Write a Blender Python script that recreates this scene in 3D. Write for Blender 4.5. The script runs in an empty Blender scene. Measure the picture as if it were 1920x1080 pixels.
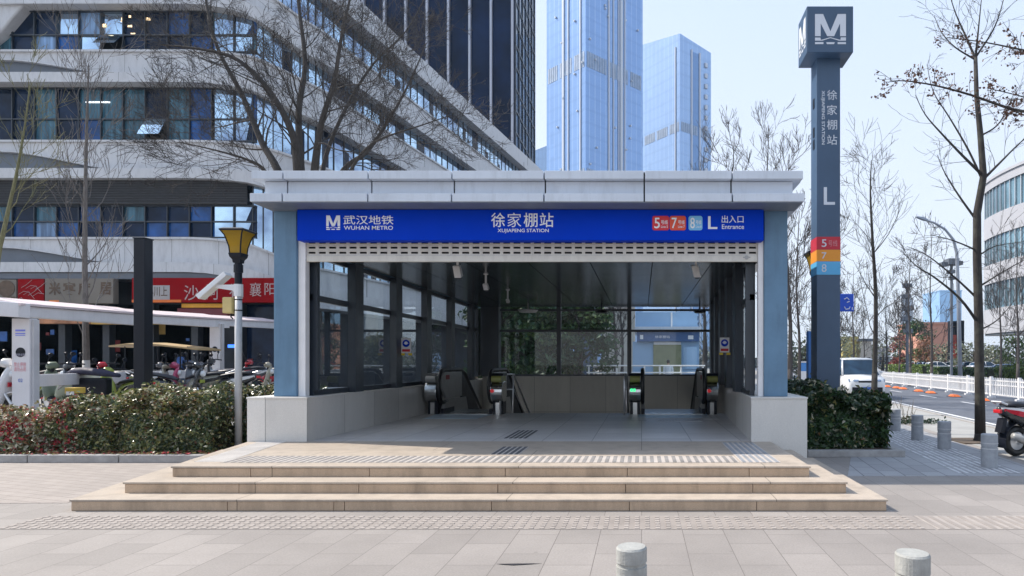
import bpy, math, random
import numpy as np
from mathutils import Vector, Matrix

R = math.radians
SC = bpy.context.scene
COL = SC.collection
random.seed(7)

# ------------------------------------------------------------------ camera
F, CX, CY, H = 1173.0, 1203.0, 680.0, 1.65      # focal length and axis in photo pixels, eye height
cam_d = bpy.data.cameras.new('camera')
cam = bpy.data.objects.new('camera', cam_d)
COL.objects.link(cam)
cam.location = (0, 0, H)
cam.rotation_euler = (R(90), 0, 0)
cam_d.sensor_width = 36.0
cam_d.lens = F / 1920 * 36
cam_d.shift_x = (960 - CX) / 1920
cam_d.shift_y = (CY - 540) / 1920
cam_d.clip_start = 0.05
cam_d.clip_end = 6000
SC.camera = cam

# ------------------------------------------------------------------ sky and sun
SUN_EL = 48.0
SUN_AZ = -74.0          # degrees from +Y, negative = towards -X
w = bpy.data.worlds.new('World')
SC.world = w
w.use_nodes = True
nt = w.node_tree
bg = nt.nodes['Background']
sky = nt.nodes.new('ShaderNodeTexSky')
sky.sky_type = 'NISHITA'
sky.sun_disc = False
sky.sun_elevation = R(SUN_EL)
sky.sun_rotation = R(SUN_AZ)
sky.air_density = 1.0
sky.dust_density = 4.0
sky.ozone_density = 1.0
# thin spring haze whitening the clear sky
hz = nt.nodes.new('ShaderNodeMix'); hz.data_type = 'RGBA'; hz.inputs[0].default_value = 0.80
nt.links.new(sky.outputs[0], hz.inputs[6]); tc = nt.nodes.new('ShaderNodeTexCoord'); sz_ = nt.nodes.new('ShaderNodeSeparateXYZ'); nt.links.new(tc.outputs['Generated'], sz_.inputs[0])
hr = nt.nodes.new('ShaderNodeValToRGB'); nt.links.new(sz_.outputs[2], hr.inputs[0])
hr.color_ramp.elements[0].position = 0.0; hr.color_ramp.elements[0].color = (.93, .95, 1.0, 1)      # pale horizon
hr.color_ramp.elements[1].position = 0.75; hr.color_ramp.elements[1].color = (.56, .72, 1.0, 1)
hm = nt.nodes.new('ShaderNodeVectorMath'); hm.operation = 'SCALE'; hm.inputs['Scale'].default_value = 5.9
nt.links.new(hr.outputs[0], hm.inputs[0]); nt.links.new(hm.outputs[0], hz.inputs[7])
nt.links.new(hz.outputs[2], bg.inputs[0])
bg.inputs[1].default_value = 0.15
sd = bpy.data.lights.new('sun', 'SUN')
sun = bpy.data.objects.new('sun', sd)
COL.objects.link(sun)
sd.energy = 4.3
sd.angle = R(0.5)
sd.color = (1.0, 0.93, 0.83)
tosun = Vector((math.sin(R(SUN_AZ)) * math.cos(R(SUN_EL)), math.cos(R(SUN_AZ)) * math.cos(R(SUN_EL)), math.sin(R(SUN_EL))))
sun.rotation_euler = tosun.to_track_quat('Z', 'Y').to_euler()
SC.view_settings.view_transform = 'Standard'
SC.view_settings.look = 'None'
SC.view_settings.exposure = 0.50
SC.view_settings.gamma = 1.0
SC.view_settings.use_curve_mapping = False
SC.cycles.caustics_reflective = False
SC.cycles.caustics_refractive = False
SC.cycles.max_bounces = 10
SC.cycles.transparent_max_bounces = 16

# ------------------------------------------------------------------ helpers
def P(px, py, D):
    return ((px - CX) / F * D, D, H + (CY - py) / F * D)
def X(px, D): return (px - CX) / F * D
def Z(py, D): return H + (CY - py) / F * D

class MB:
    """collects shapes, links them as ONE mesh object"""
    def __init__(s):
        s.v = []; s.f = []; s.m = []; s.s = []; s.cm = 0; s.sm = False
    def add(s, vs, fs):
        o = len(s.v)
        s.v.extend([tuple(p) for p in vs])
        for f in fs:
            s.f.append(tuple(i + o for i in f)); s.m.append(s.cm); s.s.append(s.sm)
        return s
    def hexa(s, b, t):
        """b, t: 4 bottom and 4 top points, same winding (ccw from above)"""
        return s.add(list(b) + list(t), [(3, 2, 1, 0), (4, 5, 6, 7), (0, 1, 5, 4), (1, 2, 6, 5), (2, 3, 7, 6), (3, 0, 4, 7)])
    def box(s, x0, x1, y0, y1, z0, z1):
        q = [(x0, y0), (x1, y0), (x1, y1), (x0, y1)]
        return s.hexa([(a, b, z0) for a, b in q], [(a, b, z1) for a, b in q])
    def prism(s, poly, z0, z1):
        """poly (x,y) ccw extruded along z"""
        n = len(poly)
        vs = [(a, b, z0) for a, b in poly] + [(a, b, z1) for a, b in poly]
        fs = [tuple(range(n - 1, -1, -1)), tuple(range(n, 2 * n))] + [(i, (i + 1) % n, n + (i + 1) % n, n + i) for i in range(n)]
        return s.add(vs, fs)
    def prismx(s, poly, x0, x1):
        """poly in (y,z) extruded along x"""
        n = len(poly)
        vs = [(x0, a, b) for a, b in poly] + [(x1, a, b) for a, b in poly]
        fs = [tuple(range(n - 1, -1, -1)), tuple(range(n, 2 * n))] + [(i, (i + 1) % n, n + (i + 1) % n, n + i) for i in range(n)]
        return s.add(vs, fs)
    def prismy(s, poly, y0, y1):
        """poly in (x,z) extruded along y, y0 nearer"""
        n = len(poly)
        vs = [(a, y0, b) for a, b in poly] + [(a, y1, b) for a, b in poly]
        fs = [tuple(range(n)), tuple(range(2 * n - 1, n - 1, -1))] + [(i, n + i, n + (i + 1) % n, (i + 1) % n) for i in range(n)]
        return s.add(vs, fs)
    def loft(s, rings, closed=True, caps=True):
        n = len(rings[0]); vs = []; fs = []
        for r in rings: vs.extend(r)
        for k in range(len(rings) - 1):
            for i in range(n if closed else n - 1):
                j = (i + 1) % n
                fs.append((k * n + i, k * n + j, (k + 1) * n + j, (k + 1) * n + i))
        if caps and closed:
            fs.append(tuple(range(n - 1, -1, -1)))
            fs.append(tuple((len(rings) - 1) * n + i for i in range(n)))
        return s.add(vs, fs)
    def tube(s, pts, rad, n=6, caps=True):
        pts = [Vector(p) for p in pts]
        if not isinstance(rad, (list, tuple)): rad = [rad] * len(pts)
        rings = []
        t = (pts[1] - pts[0]).normalized()
        a = t.cross(Vector((0, 0, 1)))
        if a.length < 1e-3: a = Vector((1, 0, 0))
        a.normalize()
        for i, p in enumerate(pts):
            if i == 0: t = pts[1] - p
            elif i == len(pts) - 1: t = p - pts[i - 1]
            else: t = pts[i + 1] - pts[i - 1]
            t.normalize()
            a = a - t * a.dot(t)
            if a.length < 1e-5: a = t.orthogonal()
            a.normalize(); b = t.cross(a)
            rings.append([p + (a * math.cos(2 * math.pi * k / n) + b * math.sin(2 * math.pi * k / n)) * rad[i] for k in range(n)])
        return s.loft(rings, True, caps)
    def lathe(s, prof, c=(0, 0, 0), n=20, axis='z', caps=True):
        rings = []
        for r, h in prof:
            ring = []
            for k in range(n):
                a = 2 * math.pi * k / n
                u, v = r * math.cos(a), r * math.sin(a)
                if axis == 'z': q = (c[0] + u, c[1] + v, c[2] + h)
                elif axis == 'y': q = (c[0] + u, c[1] + h, c[2] - v)
                else: q = (c[0] + h, c[1] + u, c[2] + v)
                ring.append(q)
            rings.append(ring)
        return s.loft(rings, True, caps)
    def torus(s, c, R0, r, axis='y', n=20, k=8):
        rings = []
        for i in range(n + 1):
            a = 2 * math.pi * i / n
            ring = []
            for j in range(k):
                b = 2 * math.pi * j / k
                q = R0 + r * math.cos(b); h = r * math.sin(b)
                if axis == 'y': ring.append((c[0] + q * math.cos(a), c[1] + h, c[2] + q * math.sin(a)))
                elif axis == 'x': ring.append((c[0] + h, c[1] + q * math.cos(a), c[2] + q * math.sin(a)))
                else: ring.append((c[0] + q * math.cos(a), c[1] + q * math.sin(a), c[2] + h))
            rings.append(ring)
        return s.loft(rings, True, False)
    def leaves(s, cen, nor, size, rng, mats=None, aspect=0.55):
        """cen, nor: Nx3 arrays; diamond leaves with random roll"""
        N = len(cen)
        nor = nor / (np.linalg.norm(nor, axis=1, keepdims=True) + 1e-9)
        rv = rng.normal(size=(N, 3))
        u = np.cross(nor, rv); u /= (np.linalg.norm(u, axis=1, keepdims=True) + 1e-9)
        v = np.cross(nor, u)
        sz = (size * rng.uniform(0.6, 1.3, size=(N, 1)))
        a = cen - u * sz * .5; b = cen + v * sz * aspect * .5 + nor * sz * .08
        c = cen + u * sz * .5; d = cen - v * sz * aspect * .5 + nor * sz * .08
        o = len(s.v)
        allv = np.stack([a, b, c, d], 1).reshape(-1, 3)
        s.v.extend(map(tuple, allv.tolist()))
        s.f.extend([(o + 4 * i, o + 4 * i + 1, o + 4 * i + 2, o + 4 * i + 3) for i in range(N)])
        s.m.extend([s.cm] * N if mats is None else [int(x) for x in mats])
        s.s.extend([False] * N)
        return s
    def build(s, name, mat, parent=None, bevel=0, smooth=None, seg=2):
        me = bpy.data.meshes.new(name)
        off = Vector((0, 0, 0))
        if parent is not None:
            q = parent
            while q is not None:
                if q.get('world'): off = Vector(q['world']); break
                q = q.parent
        if off.length > 0:
            s.v = [(a - off.x, b - off.y, c - off.z) for a, b, c in s.v]
        me.from_pydata(s.v, [], s.f)
        mats = mat if isinstance(mat, (list, tuple)) else [mat]
        for m in mats: me.materials.append(m)
        if len(mats) > 1: me.polygons.foreach_set('material_index', s.m)
        if smooth is not None: me.polygons.foreach_set('use_smooth', [smooth] * len(s.f))
        elif any(s.s): me.polygons.foreach_set('use_smooth', s.s)
        me.update()
        o = bpy.data.objects.new(name, me)
        COL.objects.link(o)
        if parent is not None: o.parent = parent
        if bevel:
            b = o.modifiers.new('bevel', 'BEVEL'); b.width = bevel; b.segments = seg; b.limit_method = 'ANGLE'; b.angle_limit = R(35)
        return o

def tag(o, label, cat, group=None):
    o['label'] = label; o['category'] = cat
    if group: o['group'] = group
    return o
def thing(name, label, cat, loc=(0, 0, 0), rz=0, group=None, world=True):
    """an Empty at the thing's base; world=True: its parts' shapes are given in world coordinates"""
    o = bpy.data.objects.new(name, None); COL.objects.link(o)
    o.empty_display_size = .2
    o.location = loc; o.rotation_euler = (0, 0, rz)
    if world: o['world'] = tuple(loc)
    return tag(o, label, cat, group)
def structure(o): o['kind'] = 'structure'; return o
def stuff(o, label=None, cat=None):
    o['kind'] = 'stuff'
    if label: tag(o, label, cat)
    return o
def dup(o, loc, rz=0, label=None, scale=1.0, swap=None):
    """a copy of a thing with copies of its parts and sub-parts"""
    def cp(q, par):
        c = q.copy(); COL.objects.link(c)
        if par is not None: c.parent = par
        if swap and c.type == 'MESH':
            ms = [swap.get(m.name) for m in c.data.materials]
            if any(ms):
                c.data = c.data.copy()
                for i, m in enumerate(ms):
                    if m: c.data.materials[i] = m
        for ch in list(q.children): cp(ch, c)
        return c
    c = cp(o, None)
    c.location = loc; c.rotation_euler = (0, 0, rz); c.scale = (scale,) * 3
    if label: c['label'] = label
    return c

def text(body, fit, D, mat, parent, name='lettering', depth=0.006, keep=False, rot=0, side=None, bold=0):
    """lettering facing the camera side (-Y) or, side='x', facing -X; fit=(x0,x1,z0,z1) world box"""
    cu = bpy.data.curves.new('txt', 'FONT'); cu.body = body
    cu.offset = bold
    cu.extrude = 0.0
    ob = bpy.data.objects.new('txt', cu); COL.objects.link(ob)
    bpy.context.view_layer.update()
    me = bpy.data.meshes.new_from_object(ob.evaluated_get(bpy.context.evaluated_depsgraph_get()))
    bpy.data.objects.remove(ob); bpy.data.curves.remove(cu)
    v = np.array([p.co[:] for p in me.vertices]); fs = [tuple(p.vertices) for p in me.polygons]
    bpy.data.meshes.remove(me)
    if rot: v = np.stack([v[:, 1], -v[:, 0], v[:, 2]], 1)        # quarter turn, reading downwards
    mn, mx = v.min(0), v.max(0)
    x0, x1, z0, z1 = fit
    sx = (x1 - x0) / max(mx[0] - mn[0], 1e-6); sz = (z1 - z0) / max(mx[1] - mn[1], 1e-6)
    if keep: sx = sz = min(sx, sz)
    cxx, czz = (x0 + x1) / 2, (z0 + z1) / 2
    xs = (v[:, 0] - (mn[0] + mx[0]) / 2) * sx + cxx
    zs = (v[:, 1] - (mn[1] + mx[1]) / 2) * sz + czz
    b = MB()
    if side == 'x': vs = [(D, -x, z) for x, z in zip(xs, zs)]
    else: vs = [(x, D, z) for x, z in zip(xs, zs)]
    b.add(vs, fs)
    if parent is None: return b
    return b.build(name, mat, parent)

# ------------------------------------------------------------------ materials
def newmat(name):
    m = bpy.data.materials.new(name); m.use_nodes = True
    return m, m.node_tree, m.node_tree.nodes['Principled BSDF']
def ramp(nt, fac, stops):
    r = nt.nodes.new('ShaderNodeValToRGB')
    while len(r.color_ramp.elements) < len(stops): r.color_ramp.elements.new(.5)
    for e, (p, c) in zip(r.color_ramp.elements, stops): e.position = p; e.color = (*c, 1)
    nt.links.new(fac, r.inputs[0]); return r.outputs[0]
def noise(nt, vec, scale, detail=5, rough=.6):
    n = nt.nodes.new('ShaderNodeTexNoise'); n.inputs['Scale'].default_value = scale
    n.inputs['Detail'].default_value = detail; n.inputs['Roughness'].default_value = rough
    if vec is not None: nt.links.new(vec, n.inputs['Vector'])
    return n.outputs['Fac']
def mixc(nt, fac, a, b, mode='MIX'):
    n = nt.nodes.new('ShaderNodeMix'); n.data_type = 'RGBA'; n.blend_type = mode
    for i, q in ((0, fac), (6, a), (7, b)):
        if isinstance(q, (int, float)): n.inputs[i].default_value = q
        elif isinstance(q, tuple): n.inputs[i].default_value = (*q, 1)
        else: nt.links.new(q, n.inputs[i])
    return n.outputs[2]
def math_(nt, op, a, b=0.0, c=None):
    n = nt.nodes.new('ShaderNodeMath'); n.operation = op
    for i, q in enumerate((a, b, c)):
        if q is None: continue
        if isinstance(q, (int, float)): n.inputs[i].default_value = q
        else: nt.links.new(q, n.inputs[i])
    return n.outputs[0]
def objco(nt): return nt.nodes.new('ShaderNodeTexCoord').outputs['Object']
def worldco(nt): return nt.nodes.new('ShaderNodeNewGeometry').outputs['Position']
def bump(nt, bs, h, strength, dist=.01):
    b = nt.nodes.new('ShaderNodeBump'); b.inputs['Strength'].default_value = strength; b.inputs['Distance'].default_value = dist
    nt.links.new(h, b.inputs['Height']); nt.links.new(b.outputs[0], bs.inputs['Normal'])
def sc(c, k): return tuple(min(1, x * k) for x in c)

def M(name, col, rough=.6, metal=0, var=.12, vs=3, bmp=0, bs=40, spec=.5, coat=0, stain=0, rnd=0, world=False):
    m, nt, b = newmat(name)
    co = worldco(nt) if world else objco(nt)
    n = noise(nt, co, vs, 6)
    c = ramp(nt, n, [(.3, sc(col, 1 - var)), (.7, sc(col, 1 + var))])
    if stain:
        mp = nt.nodes.new('ShaderNodeMapping'); mp.inputs['Scale'].default_value = (2.5, 2.5, .35)
        nt.links.new(co, mp.inputs[0])
        s = noise(nt, mp.outputs[0], 2.2, 7, .7)
        f = ramp(nt, s, [(.5, (0, 0, 0)), (.75, (stain,) * 3)])
        c = mixc(nt, f, c, sc(col, .45))
    if rnd:
        oi = nt.nodes.new('ShaderNodeObjectInfo')
        k = math_(nt, 'MULTIPLY_ADD', oi.outputs['Random'], rnd, 1 - rnd / 2)
        hs = nt.nodes.new('ShaderNodeHueSaturation'); nt.links.new(k, hs.inputs['Value']); nt.links.new(c, hs.inputs['Color']); c = hs.outputs[0]
    nt.links.new(c, b.inputs['Base Color'])
    b.inputs['Metallic'].default_value = metal
    b.inputs['Specular IOR Level'].default_value = spec
    b.inputs['Coat Weight'].default_value = coat; b.inputs['Coat Roughness'].default_value = .08
    rr = ramp(nt, noise(nt, co, vs * 2.3, 4), [(.3, (max(.02, rough * .85),) * 3), (.7, (min(1, rough * 1.15),) * 3)])
    nt.links.new(rr, b.inputs['Roughness'])
    if bmp: bump(nt, b, noise(nt, co, bs, 4), bmp)
    return m

def paving(name, col, bw, rh, offset=.5, mortar=.012, rot=90, var=.16, mcol=None, rough=.75, squash=1.0, stain=.35, fine=.1, bm=.25):
    """stone paving laid in world coordinates"""
    m, nt, b = newmat(name)
    co = worldco(nt)
    mp = nt.nodes.new('ShaderNodeMapping'); mp.inputs['Rotation'].default_value = (0, 0, R(rot))
    nt.links.new(co, mp.inputs[0])
    # slight waviness of the joints
    br = nt.nodes.new('ShaderNodeTexBrick')
    br.offset = offset; br.inputs['Scale'].default_value = 1.0
    br.inputs['Brick Width'].default_value = bw; br.inputs['Row Height'].default_value = rh
    br.inputs['Mortar Size'].default_value = mortar; br.inputs['Mortar Smooth'].default_value = .3
    br.inputs['Bias'].default_value = 0.0
    br.inputs['Color1'].default_value = (*sc(col, 1 - var), 1); br.inputs['Color2'].default_value = (*sc(col, 1 + var * .7), 1)
    br.inputs['Mortar'].default_value = (*(mcol or sc(col, .45)), 1)
    nt.links.new(mp.outputs[0], br.inputs['Vector'])
    big = noise(nt, co, .55, 6, .65)
    c = mixc(nt, ramp(nt, big, [(.38, (0, 0, 0)), (.72, (stain,) * 3)]), br.outputs['Color'], sc(col, .62))
    fn = noise(nt, co, 55, 3, .7)
    c = mixc(nt, 1.0, c, ramp(nt, fn, [(.3, (1 - fine,) * 3), (.7, (1.0,) * 3)]), 'MULTIPLY')
    vo = nt.nodes.new('ShaderNodeTexVoronoi'); vo.inputs['Scale'].default_value = 1.7; nt.links.new(co, vo.inputs['Vector'])
    c = mixc(nt, ramp(nt, vo.outputs['Distance'], [(.028, (.5,) * 3), (.04, (0, 0, 0))]), c, sc(col, .55))      # trodden gum spots
    sp = noise(nt, co, 4.5, 5, .7)
    c = mixc(nt, ramp(nt, sp, [(.66, (0, 0, 0)), (.75, (.3,) * 3)]), c, sc(col, .5))
    nt.links.new(c, b.inputs['Base Color'])
    b.inputs['Roughness'].default_value = rough
    h = math_(nt, 'SUBTRACT', fn, math_(nt, 'MULTIPLY', br.outputs['Fac'], 2.0))
    bump(nt, b, h, bm, .006)
    return m

def glass(name, tint, rough=0.0):
    m, nt, b = newmat(name)
    b.inputs['Base Color'].default_value = (*tint, 1)
    b.inputs['Roughness'].default_value = rough
    b.inputs['Transmission Weight'].default_value = 1.0
    b.inputs['IOR'].default_value = 1.45
    return m
def sheet(name, tint, refl=(1, 1, 1), ior=1.5):
    """thin clear or tinted pane: see-through plus a mirror reflection by Fresnel"""
    m, nt, b = newmat(name)
    nt.nodes.remove(b)
    out = nt.nodes['Material Output']
    t = nt.nodes.new('ShaderNodeBsdfTransparent'); t.inputs[0].default_value = (*tint, 1)
    g = nt.nodes.new('ShaderNodeBsdfGlossy'); g.inputs['Roughness'].default_value = 0.02; g.inputs[0].default_value = (*refl, 1)
    f = nt.nodes.new('ShaderNodeFresnel'); f.inputs[0].default_value = ior
    mx = nt.nodes.new('ShaderNodeMixShader')
    nt.links.new(f.outputs[0], mx.inputs[0]); nt.links.new(t.outputs[0], mx.inputs[1]); nt.links.new(g.outputs[0], mx.inputs[2])
    nt.links.new(mx.outputs[0], out.inputs[0])
    return m
def emit(name, col, k):
    m, nt, b = newmat(name)
    b.inputs['Base Color'].default_value = (*sc(col, .5), 1)
    b.inputs['Emission Color'].default_value = (*col, 1); b.inputs['Emission Strength'].default_value = k
    return m
def leafmat(name, col, var=.35, rough=.38, trans=.25):
    m, nt, b = newmat(name)
    g = nt.nodes.new('ShaderNodeNewGeometry')
    n = noise(nt, g.outputs['Position'], 3.0, 4)
    c = ramp(nt, n, [(.3, sc(col, 1 - var)), (.7, sc(col, 1 + var))])
    hs = nt.nodes.new('ShaderNodeHueSaturation')
    k = math_(nt, 'MULTIPLY_ADD', g.outputs['Random Per Island'], .9, .55)
    nt.links.new(k, hs.inputs['Value']); nt.links.new(c, hs.inputs['Color'])
    nt.links.new(hs.outputs[0], b.inputs['Base Color'])
    b.inputs['Roughness'].default_value = rough
    b.inputs['Subsurface Weight'].default_value = 0
    if trans:
        out = nt.nodes['Material Output']
        t = nt.nodes.new('ShaderNodeBsdfTranslucent'); nt.links.new(hs.outputs[0], t.inputs[0])
        mx = nt.nodes.new('ShaderNodeMixShader'); mx.inputs[0].default_value = trans
        nt.links.new(b.outputs[0], mx.inputs[1]); nt.links.new(t.outputs[0], mx.inputs[2]); nt.links.new(mx.outputs[0], out.inputs[0])
    return m

def granite(name, col, bw, rh, var=.1, stain=.3, axis='xz', spk=.2, mortar=.006, rough=.55, offset=.5, both=False):
    """polished stone cladding, slab joints in the wall's plane"""
    m, nt, b = newmat(name)
    co = worldco(nt)
    sx = nt.nodes.new('ShaderNodeSeparateXYZ'); nt.links.new(co, sx.inputs[0])
    cb = nt.nodes.new('ShaderNodeCombineXYZ')
    if axis == 'xz': u = sx.outputs[0]; v = sx.outputs[2]
    elif axis == 'yz': u = sx.outputs[1]; v = sx.outputs[2]
    else: u = sx.outputs[0]; v = sx.outputs[1]
    nt.links.new(u, cb.inputs[0]); nt.links.new(v, cb.inputs[1])
    br = nt.nodes.new('ShaderNodeTexBrick'); br.offset = offset
    br.inputs['Scale'].default_value = 1
    br.inputs['Brick Width'].default_value = bw; br.inputs['Row Height'].default_value = rh
    br.inputs['Mortar Size'].default_value = mortar; br.inputs['Mortar Smooth'].default_value = .2
    br.inputs['Color1'].default_value = (*sc(col, 1 - var), 1); br.inputs['Color2'].default_value = (*sc(col, 1 + var), 1)
    br.inputs['Mortar'].default_value = (*sc(col, .35), 1)
    nt.links.new(cb.outputs[0], br.inputs['Vector'])
    s1 = noise(nt, co, 90, 3, .8)
    c = mixc(nt, 1.0, br.outputs['Color'], ramp(nt, s1, [(.3, (1 - spk,) * 3), (.65, (1 + 0,) * 3)]), 'MULTIPLY')
    mp = nt.nodes.new('ShaderNodeMapping'); mp.inputs['Scale'].default_value = (2.5, 2.5, .6); nt.links.new(co, mp.inputs[0])
    s2 = noise(nt, mp.outputs[0], 1.6, 7, .7)
    c = mixc(nt, ramp(nt, s2, [(.45, (0, 0, 0)), (.75, (stain,) * 3)]), c, sc(col, .5))
    nt.links.new(c, b.inputs['Base Color'])
    b.inputs['Roughness'].default_value = rough
    bump(nt, b, math_(nt, 'SUBTRACT', s1, math_(nt, 'MULTIPLY', br.outputs['Fac'], 2.)), .12, .004)
    return m

MT = {}
MT['plaza'] = paving('plaza_paving', (.33, .298, .274), .6, .4, mortar=.0035, var=.11, mcol=(.14,.12,.11), stain=.62, fine=.2)
MT['brickpave'] = paving('small_pavers', (.345, .30, .27), .3, .15, rot=18, mortar=.005, stain=.35, var=.1)
MT['greypave'] = paving('grey_paving', (.36, .36, .37), .6, .3, rot=97, mortar=.01)
MT['step'] = granite('beige_granite', (.50, .42, .34), 3, 3, axis='xy', stain=.7, spk=.22)
MT['riser'] = granite('beige_granite_riser', (.55, .405, .28), 9, 9, axis='xz', stain=.95, spk=.25)
MT['floor'] = granite('floor_granite', (.62, .59, .57), .8, .8, axis='xy', stain=.25, spk=.15, rough=.4, offset=0)
MT['basew'] = granite('base_stone_front', (.72, .70, .66), 2.4, 2.4, axis='xz', stain=.2, rough=.5)
MT['basey'] = granite('base_stone_side', (.62, .60, .565), 1.25, 3.0, axis='yz', stain=.25, rough=.35, offset=0)
MT['backw'] = granite('back_wall_stone', (.64, .62, .55), 1.2, 3.0, axis='xz', stain=.25, rough=.4, offset=0)
MT['kerb'] = M('kerb_concrete', (.33, .32, .31), .85, var=.2, vs=6, bmp=.3, world=True)
MT['soil'] = M('bare_soil', (.10, .075, .055), .95, var=.4, vs=9, bmp=.6, bs=30, world=True)
MT['ground'] = M('far_ground', (.22, .21, .2), .9, var=.2, vs=.2, world=True)
MT['asphalt'] = M('asphalt', (.105, .115, .14), .8, var=.18, vs=1.2, bmp=.3, bs=120, world=True)
MT['paint'] = M('road_paint', (.7, .7, .7), .6, var=.15, vs=8, world=True)
MT['steelblue'] = M('blue_grey_painted_steel', (.112, .215, .325), .5, var=.14, vs=2.2, stain=.42)
MT['canopy'] = M('canopy_aluminium', (.60, .65, .72), .45, metal=.0, var=.07, vs=1.3, stain=.34)
MT['joint'] = M('dark_joint', (.02, .02, .025), .8)
MT['frame'] = M('dark_window_frame', (.022, .03, .042), .38, var=.1, spec=.6)
MT['ceil'] = M('dark_ceiling_panel', (.035, .05, .058), .17, var=.08, vs=1)
MT['signblue'] = M('sign_blue', (.0005, .042, .52), .55, var=.06, vs=1.2, spec=.06)
MT['white'] = M('white_paint', (.75, .75, .76), .5, var=.05, vs=4)
MT['lettering'] = M('sign_white', (.82, .84, .88), .5, var=.02)
MT['shutter'] = M('cream_shutter', (.62, .60, .54), .45, var=.06, vs=5, stain=.3)
MT['alu'] = M('brushed_aluminium', (.62, .63, .65), .35, metal=.7, var=.06)
MT['steel'] = M('stainless_steel', (.55, .55, .54), .22, metal=1, var=.08, vs=8)
MT['dsteel'] = M('grey_steel_panel', (.36, .36, .35), .35, metal=.2, var=.08, vs=6)
MT['rubber'] = M('black_rubber', (.012, .012, .013), .45, var=.2)
MT['black'] = M('black_paint', (.009, .011, .018), .4, var=.15, spec=.25)
MT['olive'] = M('olive_panel', (.28, .29, .08), .4)
MT['red'] = M('red_paint', (.55, .02, .03), .4, var=.05)
MT['green_lit'] = emit('green_arrow_light', (.05, .9, .3), 1.0)
MT['red_lit'] = emit('red_no_entry_light', (.7, .04, .05), .25)
MT['glassL'] = glass('side_window_glass', (.84, .90, .92))
MT['glassB'] = sheet('rear_window_glass', (.88, .95, .96))
MT['mat_blue'] = M('pale_blue_floor_plate', (.55, .68, .78), .4, var=.2, vs=5)
# ================================================================== ground
KX = lambda D: 7.1 + .125 * D            # pavement kerb line along the road
b = MB()     # one big sheet of ground reaching the horizon, open under the escalator well
hx0, hx1, hy0, hy1 = -5.3, 2.3, 15.6, 21.2
for (x0, x1, y0, y1) in ((-1500, 1500, -400, hy0), (-1500, hx0, hy0, hy1), (hx1, 1500, hy0, hy1), (-1500, 1500, hy1, 2000)):
    b.add([(x0, y0, -.16), (x1, y0, -.16), (x1, y1, -.16), (x0, y1, -.16)], [(0, 1, 2, 3)])
structure(b.build('ground', MT['ground']))
b = MB()     # paved plaza slab (kerb on the road side)
for poly in ([(-60, -8), (KX(-8), -8), (KX(10.6), 10.6), (-60, 10.6)],
             [(-60, 10.6), (-5.6, 10.6), (-5.6, 21.4), (-60, 21.4)],
             [(2.0, 10.6), (KX(10.6), 10.6), (KX(21.4), 21.4), (2.0, 21.4)],
             [(-60, 21.4), (KX(21.4), 21.4), (KX(140), 140), (-60, 140)]):
    b.prism(poly, -.15, 0)
structure(b.build('plaza_pavement', MT['plaza']))
b = MB()
b.prism([(-20, 7.0), (-6.75, 7.35), (-7.3, 10.28), (-20, 10.28)], 0.0, .004)
structure(b.build('brick_pavement', MT['brickpave']))
b = MB()
b.prism([(3.0, 9.1), (KX(9.1) - 2.2, 9.1), (KX(60) - 2.2, 60), (4.4, 60), (4.4, 13)], 0.0, .004)  # cool grey of the shaded plaza put into the paving colour
structure(b.build('shade_grey_pavement', MT['greypave']))
b = MB()     # cycle strip between bollards and kerb
b.prism([(KX(5) - 2.0, 5), (KX(5) - .25, 5), (KX(80) - .25, 80), (KX(80) - 2.0, 80)], 0.0, .005)
structure(b.build('concrete_path', M('worn_concrete', (.34, .335, .32), .85, var=.14, vs=1.5, bmp=.2, world=True)))
b = MB()
for k in range(150):
    y0 = -2 + k * 1.0
    b.hexa([(KX(y0) - .18, y0, -.15), (KX(y0), y0, -.15), (KX(y0 + .99), y0 + .99, -.15), (KX(y0 + .99) - .18, y0 + .99, -.15)],
           [(KX(y0) - .18, y0, .02), (KX(y0), y0, .02), (KX(y0 + .99), y0 + .99, .02), (KX(y0 + .99) - .18, y0 + .99, .02)])
structure(b.build('road_kerb', MT['kerb'], bevel=.01))
b = MB()
b.prism([(KX(-20), -20), (KX(-20) + 21, -20), (KX(300) + 21, 300), (KX(300), 300)], -.155, -.14)
structure(b.build('road', MT['asphalt']))
b = MB()
LN = lambda D, o: KX(D) + o
b.prism([(LN(-5, .78), -5), (LN(-5, .92), -5), (LN(200, .92), 200), (LN(200, .78), 200)], -.139, -.136)
for k in range(24):
    y0 = 8 + k * 6.0
    b.prism([(LN(y0, 3.9), y0), (LN(y0, 4.02), y0), (LN(y0 + 2.6, 4.02), y0 + 2.6), (LN(y0 + 2.6, 3.9), y0 + 2.6)], -.139, -.136)
    b.prism([(LN(y0, 9.9), y0), (LN(y0, 10.02), y0), (LN(y0 + 2.6, 10.02), y0 + 2.6), (LN(y0 + 2.6, 9.9), y0 + 2.6)], -.139, -.136)
structure(b.build('road_markings', MT['paint']))
b = MB()
b.prism([(KX(-20) + 21, -20), (120, -20), (160, 300), (KX(300) + 21, 300)], -.155, .0)
structure(b.build('far_pavement', MT['greypave']))
b = MB()     # raised parking terrace behind the hedge
b.prism([(-60, 12.1), (-7.6, 12.1), (-7.6, 31.4), (-60, 31.4)], 0.0, .42)
structure(b.build('parking_terrace', MT['kerb']))

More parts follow.
